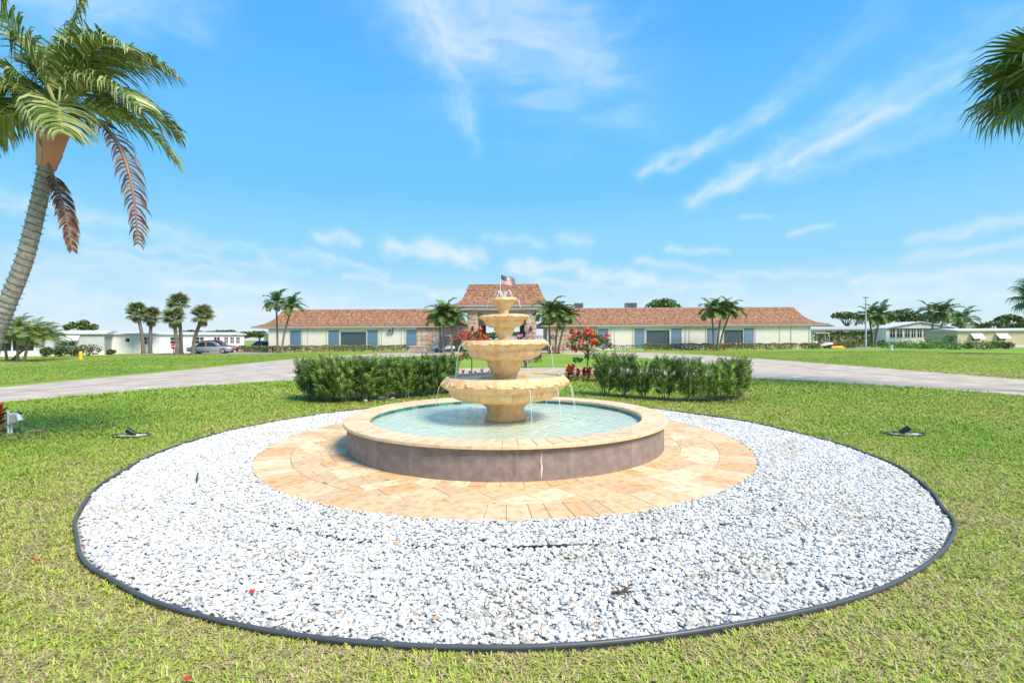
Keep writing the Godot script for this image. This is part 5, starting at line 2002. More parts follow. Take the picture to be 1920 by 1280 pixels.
# ---------------------------------------------------------------- broadleaf crowns and shrubs
func leafy(mb: MB, c: Vector3, size: Vector3, n: int, s: float, cols: Array) -> void:
	# leaves in a shell-weighted ellipsoid
	for k in n:
		var v := Vector3(rng.randfn(), rng.randfn(), rng.randfn()).normalized() * pow(rng.randf(), 0.4)
		var p := c + v * size
		var d := Vector3(rng.randfn(), rng.randfn() * 0.7, rng.randfn()).normalized()
		var e := d.cross(Vector3(rng.randfn(), rng.randfn(), rng.randfn())).normalized()
		var l := s * rr(0.7, 1.3)
		mb.col = pick(cols)
		mb.tri(p - e * l * 0.32, p + d * l * 0.55, p + e * l * 0.32)
		mb.tri(p + e * l * 0.32, p - d * l * 0.45, p - e * l * 0.32)

func broad_tree(label: String, base: Vector3, h: float, w: float, flat: float, clumps: int, cols: Array, leaf := 0.4, bare := 0.45) -> void:
	var o := thing("broadleaf_tree", label, "tree", base, "trees beyond the buildings")
	var tr := MB.new()
	tr.col = Color(0.17, 0.14, 0.11)
	var cr := MB.new()
	var fork := Vector3(0, h * bare, 0)
	tr.tube([Vector3.ZERO, fork], [w * 0.045, w * 0.03], 8)
	for k in clumps:
		var a := k * 2.4 + rr(-0.3, 0.3)
		var q := sqrt((k + 0.5) / clumps)
		var c := Vector3(cos(a) * w * 0.42 * q, h * (1.0 - 0.13 * flat) - h * flat * 0.55 * q * rr(0.5, 1.2), sin(a) * w * 0.42 * q)
		tr.tube([fork, fork.lerp(c, 0.5) + Vector3(0, h * 0.03, 0), c], [w * 0.018, w * 0.012, w * 0.005], 5, false)
		leafy(cr, c, Vector3(w * 0.17, h * 0.085, w * 0.17) * rr(0.8, 1.25), 110, leaf, cols)
	built(o, "trunk", tr, M.wood)
	built(o, "crown", cr, M.leaf)

func podocarpus(seed_: int, tone: float, yellow: float) -> Array:
	# upright shrub: stems, and sprigs of narrow leaves pointing up and out
	rng.seed = seed_
	var st := MB.new()
	var lf := MB.new()
	st.col = Color(0.26, 0.21, 0.14)
	var cols := [Color(0.105, 0.20, 0.033), Color(0.155, 0.27, 0.043), Color(0.075, 0.15, 0.03), Color(0.23, 0.36, 0.055), Color(0.055, 0.11, 0.024)]
	for k in 6:
		var a := rr(0, TAU)
		var foot := Vector3(cos(a), 0, sin(a)) * rr(0.02, 0.12)
		var tip := Vector3(cos(a) * rr(0.05, 0.26), rr(0.85, 1.12), sin(a) * rr(0.05, 0.26))
		st.tube([foot, foot.lerp(tip, 0.5) + Vector3(rr(-0.03, 0.03), 0, rr(-0.03, 0.03)), tip], [0.011, 0.008, 0.003], 5, false)
	for k in 310:
		var y := lerpf(0.10, 1.02, pow(rng.randf(), 0.8))
		var a := rr(0, TAU)
		var girth := 0.30 + 0.05 * sin(a * 3.0 + seed_) - 0.13 * pow(1.0 - y, 2.0)
		var q := girth * sqrt(rr(0.12, 1.0))
		var p := Vector3(cos(a) * q, y, sin(a) * q)
		var d := Vector3(cos(a) * rr(0.2, 0.8), rr(0.5, 1.1), sin(a) * rr(0.2, 0.8)).normalized()
		var tip := pick(cols) * tone
		tip = tip.lerp(Color(0.30, 0.36, 0.06), yellow * rng.randf())
		var len := rr(0.10, 0.21)
		for j in 12:
			var t := j / 11.0
			var b := p + d * len * t
			var az := j * 2.4
			var s1 := d.cross(Vector3(0.3, 0.2, 0.9)).normalized()
			var s2 := s1.cross(d)
			var ld := (d * 0.75 + (s1 * cos(az) + s2 * sin(az)) * 0.8).normalized()
			var wv := ld.cross(d).normalized()
			lf.col = tip * rr(0.8, 1.25)
			var ll := rr(0.06, 0.105)
			lf.ribbon([b, b + ld * ll * 0.5, b + ld * ll], [0.004, 0.0085, 0.0], wv)
	return [st.mesh(M.wood), lf.mesh(M.leaf)]

func flower_cluster(col_list: Array, r: float) -> ArrayMesh:
	var mb := MB.new()
	for k in 26:
		var v := Vector3(rng.randfn(), rng.randfn() * 0.8 + 0.3, rng.randfn()).normalized()
		var p := v * r * rr(0.55, 1.0)
		var e := v.cross(Vector3(rng.randfn(), rng.randfn(), rng.randfn())).normalized()
		var f := v.cross(e)
		mb.col = pick(col_list)
		var s := r * rr(0.28, 0.45)
		mb.quad(p - e * s, p - f * s + v * s * 0.3, p + e * s, p + f * s + v * s * 0.3)
	return mb.mesh(M.flower)

func croton(called: String, label: String, group: String, at: Vector3, h: float, n: int, cols: Array) -> void:
	var o := thing(called, label, "plant", at, group)
	var st := MB.new()
	st.col = Color(0.16, 0.12, 0.08)
	st.tube([Vector3.ZERO, Vector3(0.02, h * 0.6, 0)], [0.012, 0.006], 5)
	built(o, "stem", st, M.wood)
	var mb := MB.new()
	for k in n:
		var a := k * 2.4 + rr(-0.3, 0.3)
		var t := float(k) / n
		var p := Vector3(0.02, h * lerpf(0.15, 0.75, t), 0)
		var el := lerpf(0.1, 1.2, t) + rr(-0.2, 0.2)
		var d := Vector3(cos(a) * cos(el), sin(el), sin(a) * cos(el))
		var L := h * rr(0.42, 0.62)
		var sd := d.cross(Vector3.UP).normalized()
		mb.col = pick(cols)
		mb.ribbon([p, p + d * L * 0.35, p + d * L * 0.7 + Vector3(0, -0.03 * h, 0), p + d * L + Vector3(0, -0.13 * h, 0)], [0.006, L * 0.15, L * 0.13, 0.0], sd)
	built(o, "leaves", mb, M.flower_leaf)

const REDS := [Color(0.52, 0.035, 0.035), Color(0.38, 0.02, 0.04), Color(0.65, 0.13, 0.035), Color(0.18, 0.02, 0.04), Color(0.62, 0.30, 0.05), Color(0.13, 0.15, 0.03)]

func hedge(called: String, label: String, x0: float, x1: float, z: float, h: float, d: float, n: int, leaf: float, cols: Array, group := "") -> void:
	var o := thing(called, label, "hedge", Vector3(x0, 0, z), group)
	var mb := MB.new()
	var st := MB.new()
	st.col = Color(0.14, 0.11, 0.08)
	var w := x1 - x0
	var rough := noise(0.9, 2, int(absf(x0) * 10.0) + 3)
	for k in int(w / 0.5):
		var x := rr(0, w)
		st.tube([Vector3(x, 0, rr(-0.3, 0.3) * d), Vector3(x + rr(-0.2, 0.2), h * 0.8, rr(-0.4, 0.4) * d)], [0.02, 0.008], 4, false)
	for k in n:
		var x := rr(0, w)
		var y: float
		var z2: float
		var hh := h * (1.0 + 0.14 * rough.get_noise_1d(x + x0))
		if rng.randf() < 0.35:
			y = hh * rr(0.86, 1.02)
			z2 = rr(-0.5, 0.5) * d
		else:
			y = hh * rr(0.08, 0.95)
			z2 = d * 0.5 * (1.0 if rng.randf() < 0.7 else -1.0) * rr(0.72, 1.05)
		var v := Vector3(rng.randfn() * 0.6, rr(-0.1, 1.0), signf(z2) * rr(0.1, 1.0)).normalized()
		var e := v.cross(Vector3(rng.randfn(), rng.randfn(), rng.randfn())).normalized()
		var l := leaf * rr(0.7, 1.3)
		var p := Vector3(x, y, z2)
		mb.col = pick(cols)
		mb.tri(p - e * l * 0.3, p + v * l * 0.6, p + e * l * 0.3)
		mb.tri(p + e * l * 0.3, p - v * l * 0.4, p - e * l * 0.3)
	built(o, "stems", st, M.wood)
	built(o, "foliage", mb, M.leaf)

func round_bush(label: String, at: Vector3, r: float, h: float, n: int, leaf: float, cols: Array) -> void:
	var o := thing("round_bush", label, "bush", at)
	var st := MB.new()
	st.col = Color(0.14, 0.11, 0.08)
	for k in 5:
		st.tube([Vector3.ZERO, Vector3(rr(-0.5, 0.5) * r, h * 0.7, rr(-0.5, 0.5) * r)], [0.03, 0.01], 5, false)
	built(o, "stems", st, M.wood)
	var mb := MB.new()
	leafy(mb, Vector3(0, h * 0.52, 0), Vector3(r, h * 0.5, r), n, leaf, cols)
	built(o, "foliage", mb, M.leaf)

# ---------------------------------------------------------------- the trees of the place
func trees_and_palms() -> void:
	var bt := grey_tex(256, noise(0.05, 4, 81), 0.62, 1.0, noise(0.3, 2, 82), 0.4)
	M.bark = tri_tex(vmat(0.9), bt, 1.3)
	M.flower_leaf = vmat(0.4, Color(0.25, 0.12, 0.06))
	var wind := Vector3(0.34, 0.0, -0.05)
	# ---- leaning palm in the left foreground, with a string of lights wound round it
	var Z := 7.0
	var line := [dp(-48, 858, Z), dp(-40, 760, Z), dp(-16, 645, Z), dp(11, 575, Z), dp(45, 490, Z), dp(70, 395, Z), dp(88, 312, Z)]
	line[0].y = 0.0
	var base: Vector3 = line[0]
	var o := thing("leaning_palm", "leaning palm with ringed grey trunk, salmon crownshaft and two dead hanging fronds", "palm tree", base)
	var pts := line.map(func(p): return p - base)
	trunk(o, pts, 0.112, 0.090, Color(0.56, 0.51, 0.45), 84)
	var top: Vector3 = pts[-1]
	var heart: Vector3 = dp(111, 216, Z) - base
	var mb: MB
	var axis := (heart - top).normalized()
	var e1 := axis.cross(Vector3(0, 0, 1)).normalized()
	var e2 := e1.cross(axis)
	# two old leaf sheaths clasp the stem, each ending in a point
	for s in [[0.15, 1.0, 0.62, Color(0.60, 0.27, 0.19)], [3.3, 1.0, 0.50, Color(0.66, 0.33, 0.24)]]:
		mb = MB.new()
		mb.col = s[3]
		var g := []
		for i in 15:
			var t := i / 14.0
			var row := PackedVector3Array()
			for k in 19:
				var q := (k - 9) / 9.0
				var h: float = s[2] * (1.0 - 0.55 * pow(absf(q), 1.6)) * t
				var f := h / 0.62
				var r := lerpf(0.098, 0.135, smoothstep(0.0, 0.5, f)) + 0.07 * t * t * (1.0 - absf(q)) * f + 0.004 * sin(q * 14.0)
				var an: float = s[0] + q * 1.9
				row.append(top + axis * (h - 0.02) + (e1 * cos(an) + e2 * sin(an)) * (r + 0.004 * s[0]))
			g.append(row)
		mb.grid(g, false)
		built(o, "old_sheath", mb, M.vert)
	mb = MB.new()
	mb.col = Color(0.33, 0.37, 0.15)
	mb.tube([top.lerp(heart, 0.65), heart, heart + Vector3(0.02, 0.16, 0)], [0.10, 0.075, 0.05], 12)
	built(o, "crownshaft", mb, M.palm)
	# azimuth (0 right, 90 away), elevation, length, droop
	for f in [[10, 62, 2.3, 1.25], [-18, 34, 2.15, 1.15], [24, 20, 2.0, 1.25], [-50, 6, 1.5, 1.2], [75, 68, 2.2, 0.8], [120, 62, 2.2, 0.7], [165, 66, 2.1, 0.9], [205, 48, 2.1, 1.0], [170, 22, 2.0, 1.0], [212, 30, 1.9, 1.1], [338, 60, 2.0, 1.2], [195, -2, 1.7, 0.7], [48, 40, 2.0, 1.1], [100, 84, 2.0, 0.5], [225, 70, 2.1, 0.9], [145, 45, 2.1, 0.8]]:
		var az := deg_to_rad(f[0])
		var el := deg_to_rad(f[1])
		var dir := Vector3(cos(az) * cos(el), sin(el), -sin(az) * cos(el))
		var fr := frond(heart + Vector3(0, 0.05, 0) + dir * 0.03, dir, f[2] * (0.78 if f[0] < 100 else 0.86), f[3], 72, 0.66, 0.034, wind * 0.75, PALE, 0.95 if f[0] > 150 and f[0] < 330 else 0.65, 4, Color(0.34, 0.38, 0.12))
		built(o, "frond", fr, M.palm)
	var brown := [Color(0.20, 0.095, 0.05), Color(0.15, 0.06, 0.035), Color(0.29, 0.16, 0.085), Color(0.10, 0.045, 0.03)]
	for f in [[Vector3(0.06, -0.10, 0.06), Vector3(0.62, 0.22, 0.15), 2.55, 3.0, 0.36], [top - heart + Vector3(0.06, 0.03, 0.05), Vector3(0.42, -0.7, 0.12), 1.3, 0.9, 0.24]]:
		var fr := frond(heart + f[0], f[1], f[2], f[3], 40, f[4], 0.03, wind * 0.12, brown, 1.0, 3, Color(0.34, 0.17, 0.10), 1.7)
		built(o, "dead_frond", fr, M.palm)
	# string of lights
	var sl := thing("string_lights", "dark cord of small lights wound round the leaning palm trunk", "string lights", base)
	mb = MB.new()
	mb.col = Color(0.03, 0.03, 0.03)
	var cord := []
	var turns := 40
	var bulbs := MB.new()
	for k in turns * 10 + 1:
		var t := k / (turns * 10.0)
		var f := lerpf(0.10, 0.985, t) * (pts.size() - 1)
		var i := mini(int(f), pts.size() - 2)
		var p: Vector3 = pts[i].cubic_interpolate(pts[i + 1], pts[maxi(i - 1, 0)], pts[mini(i + 2, pts.size() - 1)], f - i)
		var d: Vector3 = (pts[i + 1] - pts[i]).normalized()
		var s1 := d.cross(Vector3(0, 0, 1)).normalized()
		var s2 := s1.cross(d)
		var r := lerpf(0.112, 0.090, f / (pts.size() - 1)) * 1.05 + 0.006
		var a := TAU * k / 10.0 + 0.5 * sin(k * 0.37)
		cord.append(p + (s1 * cos(a) + s2 * sin(a)) * r)
		if k % 4 == 0:
			bulbs.col = Color(0.10, 0.11, 0.10)
			bulbs.tube([cord[-1], cord[-1] + (s1 * cos(a) + s2 * sin(a)) * 0.022 + d * 0.008], [0.004, 0.003], 4)
	mb.tube(cord, cord.map(func(_p): return 0.0035), 4, false)
	built(sl, "cord", mb, M.vert)
	built(sl, "bulbs", bulbs, M.vert).set_meta("kind", "stuff")
	# ---- fan palm whose leaves hang into the upper right corner
	Z = 14.0
	var crown := dp(2018, 150, Z)
	o = thing("fan_palm", "tall fan palm whose drooping split leaves hang in from the right", "palm tree", Vector3(crown.x + 0.25, 0, crown.z))
	trunk(o, [Vector3.ZERO, Vector3(-0.1, crown.y * 0.5, 0), Vector3(-0.25, crown.y, 0)], 0.21, 0.17, Color(0.36, 0.32, 0.26), 30)
	var fan := []
	for k in 3:
		fan.append(fan_leaf(1.45, 1.2, 0.75, [Color(0.12, 0.19, 0.045), Color(0.17, 0.25, 0.065), Color(0.26, 0.31, 0.10), Color(0.08, 0.14, 0.035)]))
	var head := Vector3(-0.25, crown.y, 0)
	for f in [[180, 14, 0.2], [188, -22, -0.1], [160, -8, 0.2], [172, 40, 0.1], [205, 12, 0.3], [140, 30, 0], [225, 45, 0], [120, 5, 0], [250, 10, 0], [90, 55, 0], [60, 20, 0], [20, 35, 0], [330, 15, 0], [300, 40, 0], [275, -15, 0], [0, 75, 0], [40, -10, 0]]:
		var az := deg_to_rad(f[0])
		var el := deg_to_rad(f[1])
		leaf_at(o, fan[rng.randi_range(0, 2)], head, Vector3(cos(az) * cos(el), sin(el), -sin(az) * cos(el)), f[2])
	crown = dp(1958, 558, 45.0)
	o = thing("fan_palm", "shorter fan palm at the lawn edge showing one leaf tip above the peach home", "palm tree", Vector3(crown.x, 0, crown.z))
	trunk(o, [Vector3.ZERO, Vector3(0.1, crown.y * 0.5, 0), Vector3(0, crown.y, 0)], 0.19, 0.16, Color(0.34, 0.30, 0.24), 20)
	for i in 18:
		var az := i * 2.4
		var el := lerpf(1.3, -0.5, i / 18.0)
		leaf_at(o, fan[i % 3], Vector3(0, crown.y, 0), Vector3(cos(az) * cos(el), sin(el), sin(az) * cos(el)), rr(-0.3, 0.3))
	# ---- cabbage palms by the homes
	var sab := []
	for k in 3:
		sab.append(fan_leaf(0.78, 0.65, 0.55, [Color(0.13, 0.18, 0.055), Color(0.19, 0.235, 0.08), Color(0.085, 0.125, 0.04), Color(0.27, 0.28, 0.11)]))
	var dead := [fan_leaf(0.6, 0.45, 0.9, [Color(0.30, 0.19, 0.09), Color(0.38, 0.26, 0.13), Color(0.22, 0.13, 0.07)])]
	for s in [[268, 663.5, 257, 583, 60.0, "cabbage palm leaning left, outermost of the cluster toward the grey home"], [281, 662.6, 283, 591, 62.0, "slim straight cabbage palm second from the grey home"], [331, 665, 325, 592, 56.5, "dark dense cabbage palm behind the stop sign"], [339, 664, 334, 566, 58.0, "tallest cabbage palm rising above the others of the cluster"], [361, 665, 380, 589, 56.0, "cabbage palm with curved trunk in front of the silver car"]]:
		var b := Vector3(dp(s[0], 640, s[4]).x, 0, -s[4])
		cabbage_palm(s[5], b, dp(s[2], s[3] + 4, s[4]), 0.17, 26, 0.78, sab, dead)
	# ---- wind-blown date palms at the left edge
	var date := [Color(0.13, 0.22, 0.04), Color(0.19, 0.28, 0.055), Color(0.08, 0.15, 0.03), Color(0.27, 0.32, 0.08)]
	for s in [[12, 676, 2, 628, "upright wind-swept date palm beside the leaning palm trunk"], [32, 677, 34, 618, "tallest wind-swept date palm by the grey home porch"], [44, 678, 64, 622, "wind-swept date palm leaning gently toward the porch bushes"], [22, 675, 92, 632, "wind-swept date palm with the longest slanting stem"]]:
		var b := gp(s[0], s[1])
		feather_palm(s[4], "wind-swept date palms", b, dp(s[2], s[3], -b.z), 0.10, 22, 1.55, Vector3(1.0, 0.1, 0), false, 40, date, "date_palm")
	# ---- palms in front of the clubhouse
	var club := "palms planted in front of the clubhouse"
	for s in [
		[520, 518, 578, 61.0, 2.1, "taller palm of the pair by the left end of the clubhouse"], [527, 545, 583, 60.5, 1.9, "shorter leaning palm of the pair by the left end of the clubhouse"],
		[831, 832, 598, 57.5, 2.3, "windswept palm beside the left portico column, upright stem"], [826, 824, 603, 58.0, 2.0, "windswept slim palm behind the white golf cart"], [846, 852, 604, 57.0, 1.8, "windswept palm touching the left portico column"],
		[1031, 1029, 594, 53.5, 2.2, "palm with the straightest stem right of the portico"], [1041, 1047, 601, 53.0, 2.0, "middle palm of the three right of the portico"], [1047, 1061, 604, 53.2, 1.9, "outer leaning palm of the three right of the portico"],
		[1339, 1335, 590, 62.0, 2.0, "left-leaning palm of the clump before the right wing windows"], [1346, 1352, 590, 62.3, 2.1, "upright palm of the clump before the right wing windows"], [1349, 1368, 590, 62.6, 2.0, "right-leaning palm of the clump before the right wing windows"]]:
		var b := Vector3(dp(s[0], 640, s[3]).x, 0.016, -s[3])
		feather_palm(s[5], club, b, dp(s[1], s[2], s[3]), 0.125, 16, s[4], Vector3(0.42, 0, 0), true, 26, GREENS)
	# ---- palms by the far homes
	for s in [[1637, 1631, 601, 77.0, 2.6, "left slim palm of the pair beside the lamp post"], [1641, 1650, 599, 77.5, 2.6, "right slim palm of the pair beside the lamp post"], [1750, 1749, 593, 80.0, 2.7, "straight palm before the sunroom windows"], [1758, 1771, 594, 80.0, 2.6, "leaning palm before the sunroom windows"], [1803, 1804, 606, 96.0, 3.4, "full round palm behind the peach home"]]:
		var b := Vector3(dp(s[0], 640, s[3]).x, 0, -s[3])
		feather_palm(s[5], "palms by the far homes", b, dp(s[1], s[2], s[3]), 0.15, 17, s[4], Vector3(0.12, 0, 0), true, 24, GREENS)
	# ---- trees behind
	var oak := [Color(0.085, 0.13, 0.036), Color(0.12, 0.17, 0.045), Color(0.06, 0.10, 0.03), Color(0.16, 0.20, 0.055)]
	var olive := [Color(0.11, 0.14, 0.045), Color(0.15, 0.17, 0.05), Color(0.08, 0.11, 0.035)]
	for s in [
		[1247, 555, 110, 8.0, 0.45, 16, "broad round tree rising behind the right wing roof", 0], [1216, 570, 118, 3.0, 0.5, 6, "small yellowish tree beside the roof unit", 1], [150, 594, 92, 4.6, 0.7, 7, "thin tree top above the grey home roof", 0],
		[1588, 583, 125, 7.0, 0.35, 10, "sparse flat-topped tree left of the lamp post", 0], [1693, 577, 125, 9.5, 0.5, 18, "large spreading tree behind the sunroom home", 0], [1722, 594, 118, 7.0, 0.5, 12, "olive tree behind the sunroom gable", 1],
		[1893, 586, 135, 7.0, 0.5, 11, "dark tree above the peach home roof", 0], [1862, 601, 120, 9.0, 0.5, 12, "low yellow-green tree above the peach home roof", 1], [1915, 603, 118, 8.0, 0.5, 11, "low dark tree at the far end above the peach home", 0],
		[1545, 605, 120, 5.0, 0.5, 8, "low tree under the right eave of the clubhouse", 0], [1423, 571, 130, 5.5, 0.5, 8, "tree top beside the white roof vent", 0], [781, 578, 120, 2.6, 0.5, 5, "tiny tree top above the left wing roof", 0],
		[352, 617, 140, 7.0, 0.5, 9, "far tree above the long white home, by the tallest cabbage palm", 0], [405, 618, 150, 9.0, 0.5, 10, "far tree above the long white home, by the curved palm", 0], [428, 617, 135, 6.0, 0.5, 8, "far tree above the right end of the long white home", 1], [455, 621, 140, 9.0, 0.5, 11, "far low trees above the small beige home", 0], [486, 619, 120, 6.0, 0.5, 9, "far tree behind the left clubhouse eave", 0], [207, 619, 130, 6.0, 0.5, 7, "far tree in the gap between grey and white homes", 0],
		[925, 622, 125, 9.0, 0.5, 9, "far tree seen through the portico by its left column", 0], [972, 620, 130, 8.0, 0.5, 9, "far tree seen through the portico by its right column", 0]]:
		var p := dp(s[0], s[1], s[2])
		broad_tree(s[6], Vector3(p.x, 0, p.z), p.y, s[3], s[4], s[5], oak if s[7] == 0 else olive, 0.55, 0.5)

# ---------------------------------------------------------------- garden
const ORD := ["first", "second", "third", "fourth", "fifth", "sixth", "seventh", "eighth", "ninth", "tenth"]

func garden() -> void:
	var shrubs := []
	for k in 6:
		shrubs.append(podocarpus(500 + k, [1.0, 0.8, 1.15, 1.0, 1.3, 0.9][k], [0.0, 0.0, 0.25, 0.1, 0.5, 0.0][k]))
	rng.seed = 991
	# hedges each side of the fountain, in mulch
	var rows := [
		[[-5.42, 13.55], [-5.02, 13.1], [-4.62, 12.8], [-4.2, 12.72], [-3.76, 12.95], [-3.32, 13.3], [-2.9, 13.65], [-2.48, 14.0], [-2.12, 14.3], [-1.86, 14.6]],
		[[2.62, 14.05], [3.0, 13.65], [3.42, 13.3], [3.9, 12.95], [4.36, 12.65], [4.82, 12.5], [5.25, 12.62], [5.62, 12.95], [5.95, 13.3]]]
	for side in 2:
		var row: Array = rows[side]
		var poly := []
		for p in row:
			poly.append(Vector2(p[0], p[1]))
		var bed := MB.new()
		var rim := PackedVector2Array()
		for k in poly.size():
			rim.append(poly[k])
		var got := Geometry2D.offset_polyline(rim, 0.52, Geometry2D.JOIN_ROUND, Geometry2D.END_ROUND)
		bed.slab(got[0], 0.0, 0.018)
		structure("mulch_bed", bed, M.mulch)
		var chip := MB.new()
		chip.box(Vector3.ZERO, Vector3(0.07, 0.008, 0.02))
		var xf := []
		var cols := []
		for k in 1500:
			var p: Vector2 = poly[rng.randi_range(0, poly.size() - 1)] + Vector2(rng.randfn(), rng.randfn()) * 0.28
			if not Geometry2D.is_point_in_polygon(p, got[0]):
				continue
			xf.append(Transform3D(Basis.from_euler(Vector3(rr(-0.3, 0.3), rr(0, TAU), rr(-0.3, 0.3))) * rr(0.5, 1.4), Vector3(p.x, 0.024, -p.y)))
			var g := rr(0.5, 1.4)
			cols.append(Color(0.13 * g, 0.075 * g, 0.055 * g))
		var mu := multi(self, numbered("mulch"), chip.mesh(M.gravel), xf, cols)
		mu.set_meta("label", "brown wood chip mulch under the %s clipped hedge" % ["denser", "looser"][side])
		mu.set_meta("category", "mulch")
		for k in row.size():
			var v := (k * 5 + side * 2 + k / 3) % 6
			var o := thing("hedge_shrub", ["green hedge shrub of the denser row, %s from its road fork end", "green hedge shrub of the looser row, %s from its red-leaved bed end"][side] % ORD[k], "shrub", Vector3(row[k][0], 0.015, -row[k][1]), ["dense hedge row beside the fountain", "looser hedge row beside the fountain"][side])
			o.rotation.y = rr(0, TAU)
			var s := rr(0.84, 1.06) * (1.02 if side == 0 else 1.0)
			o.scale = Vector3(s * rr(0.86, 1.08), s, s * rr(0.86, 1.08)) if side == 1 else Vector3(s * rr(0.95, 1.1), s, s * rr(0.95, 1.1))
			part(o, "stems", shrubs[v][0])
			part(o, "foliage", shrubs[v][1])
		if side == 0:   # a second rank behind closes the dense hedge
			for k in row.size() - 1:
				var o := thing("hedge_shrub", "green hedge shrub in the rear rank, %s from the road fork end" % ORD[k], "shrub", Vector3((row[k][0] + row[k + 1][0]) * 0.5 + 0.1, 0.0, -(row[k][1] + row[k + 1][1]) * 0.5 - 0.42), "rear rank of the dense hedge")
				o.rotation.y = rr(0, TAU)
				o.scale = Vector3.ONE * rr(0.88, 1.0)
				part(o, "stems", shrubs[k % 6][0])
				part(o, "foliage", shrubs[k % 6][1])
	# white pedestal and pale rocks in the dense hedge
	var ped := MB.new()
	ped.lathe([[0.0, 0.86], [0.16, 0.86], [0.17, 0.82], [0.13, 0.79], [0.09, 0.72], [0.075, 0.45], [0.09, 0.22], [0.14, 0.16], [0.17, 0.12], [0.17, 0.0]], 20)
	single("statue_pedestal", ped, M.white, "white turned pedestal half hidden in the dense hedge", "pedestal", Vector3(dp(670, 640, 14.1).x, 0, -14.1))
	for r in [[684, 754, 0.22, "flat white rock at the foot of the dense hedge"], [714, 750, 0.26, "larger pointed white rock at the foot of the dense hedge"], [735, 749, 0.15, "small white rock beside the pointed rock"]]:
		var rk := rock_mesh(int(r[0]))
		var o := part(self, numbered("garden_rock"), rk, Transform3D(Basis.from_euler(Vector3(0.2, r[0], 0.1)).scaled(Vector3.ONE * r[2]), gp(r[0], r[1]) + Vector3(0, r[2] * 0.22, 0)))
		o.material_override = null
		o.set_meta("label", r[3])
		o.set_meta("category", "rock")
	# flowering small trees
	var red := [Color(0.80, 0.075, 0.055), Color(0.86, 0.14, 0.08), Color(0.66, 0.04, 0.05)]
	var green := [Color(0.09, 0.16, 0.04), Color(0.13, 0.22, 0.05), Color(0.06, 0.11, 0.03)]
	var clusters := [flower_cluster(red, 0.105), flower_cluster(red, 0.08)]
	for s in [[1101, 713, 19.5, 1.95, 0.95, 40, "small tree with coral red flower clusters over the red-leaved bed"], [884, 704, 21.8, 1.95, 1.05, 46, "red-flowered small tree behind the stone fountain"]]:
		var b := Vector3(dp(s[0], 640, s[2]).x, 0, -s[2])
		var o := thing("flowering_tree", s[6], "tree", b)
		var st := MB.new()
		st.col = Color(0.10, 0.085, 0.07)
		var lf := MB.new()
		var h: float = s[3]
		st.tube([Vector3.ZERO, Vector3(0.02, h * 0.55, 0)], [0.028, 0.02], 7)
		var tips := []
		for k in 16:
			var a := k * 2.4
			var q := sqrt((k + 0.5) / 16.0)
			var tip := Vector3(cos(a) * s[4] * 0.92 * q + 0.08, h * lerpf(0.95, 0.62, q * q) + rr(-0.08, 0.08), sin(a) * s[4] * 0.8 * q)
			tips.append(tip)
			st.tube([Vector3(0.02, h * rr(0.4, 0.55), 0), tip * Vector3(0.5, 0.85, 0.5), tip], [0.014, 0.009, 0.004], 5, false)
			leafy(lf, tip, Vector3(0.22, 0.14, 0.22), 46, 0.10, green)
		for k in 5:
			leafy(lf, Vector3(rr(-0.5, 0.4) * s[4], h * rr(0.36, 0.5), rr(-0.3, 0.3)), Vector3(0.2, 0.12, 0.2), 36, 0.10, green)
		built(o, "trunk", st, M.wood)
		built(o, "leaves", lf, M.leaf)
		for k in int(s[5]):
			var p: Vector3 = tips[k % 16] + Vector3(rr(-0.22, 0.22), rr(0.02, 0.2), rr(-0.2, 0.24))
			if k % 7 == 0:
				p.y -= rr(0.2, 0.7)
			part(o, "flower_cluster", clusters[k % 2], Transform3D(Basis(Vector3.UP, rr(0, TAU)) * rr(0.75, 1.3), p))
	var pb := Vector3(dp(985, 640, 27.0).x, 0, -27.8)
	var bo := thing("pink_bush", "airy bush with pale pink flowers behind the fountain", "bush", pb)
	var lf2 := MB.new()
	var st2 := MB.new()
	st2.col = Color(0.13, 0.10, 0.08)
	for k in 12:
		var tip := Vector3(rr(-0.75, 0.85), rr(0.5, 1.6), rr(-0.5, 0.5))
		st2.tube([Vector3.ZERO, tip * 0.5 + Vector3(0, 0.2, 0), tip], [0.02, 0.012, 0.004], 5, false)
		leafy(lf2, tip * 0.85, Vector3(0.3, 0.28, 0.3), 60, 0.11, [Color(0.10, 0.09, 0.05), Color(0.07, 0.10, 0.035), Color(0.16, 0.11, 0.08)])
	built(bo, "stems", st2, M.wood)
	built(bo, "leaves", lf2, M.leaf)
	var pink := [flower_cluster([Color(0.70, 0.35, 0.55), Color(0.62, 0.20, 0.48), Color(0.75, 0.50, 0.62)], 0.10)]
	for k in 22:
		part(bo, "flower_cluster", pink[0], Transform3D(Basis(Vector3.UP, rr(0, TAU)) * rr(0.7, 1.2), Vector3(rr(-0.6, 0.9), rr(1.45, 1.75) if k < 14 else rr(0.3, 1.2), rr(-0.4, 0.5))))
	# red-leaved plants
	for k in 8:
		croton("croton", "dark red and orange croton in the bed under the coral tree", "crotons under the coral-flowered tree", Vector3(2.05 + 0.19 * k + rr(-0.05, 0.05), 0.0, -18.6 + rr(-0.35, 0.3)), rr(0.48, 0.62), 34, REDS)
	for k in 5:
		croton("croton", "small red croton behind the fountain pedestal", "crotons behind the fountain", Vector3(-2.05 + 0.26 * k, 0.0, -21.2 + rr(-0.3, 0.3)), rr(0.26, 0.38), 18, REDS)
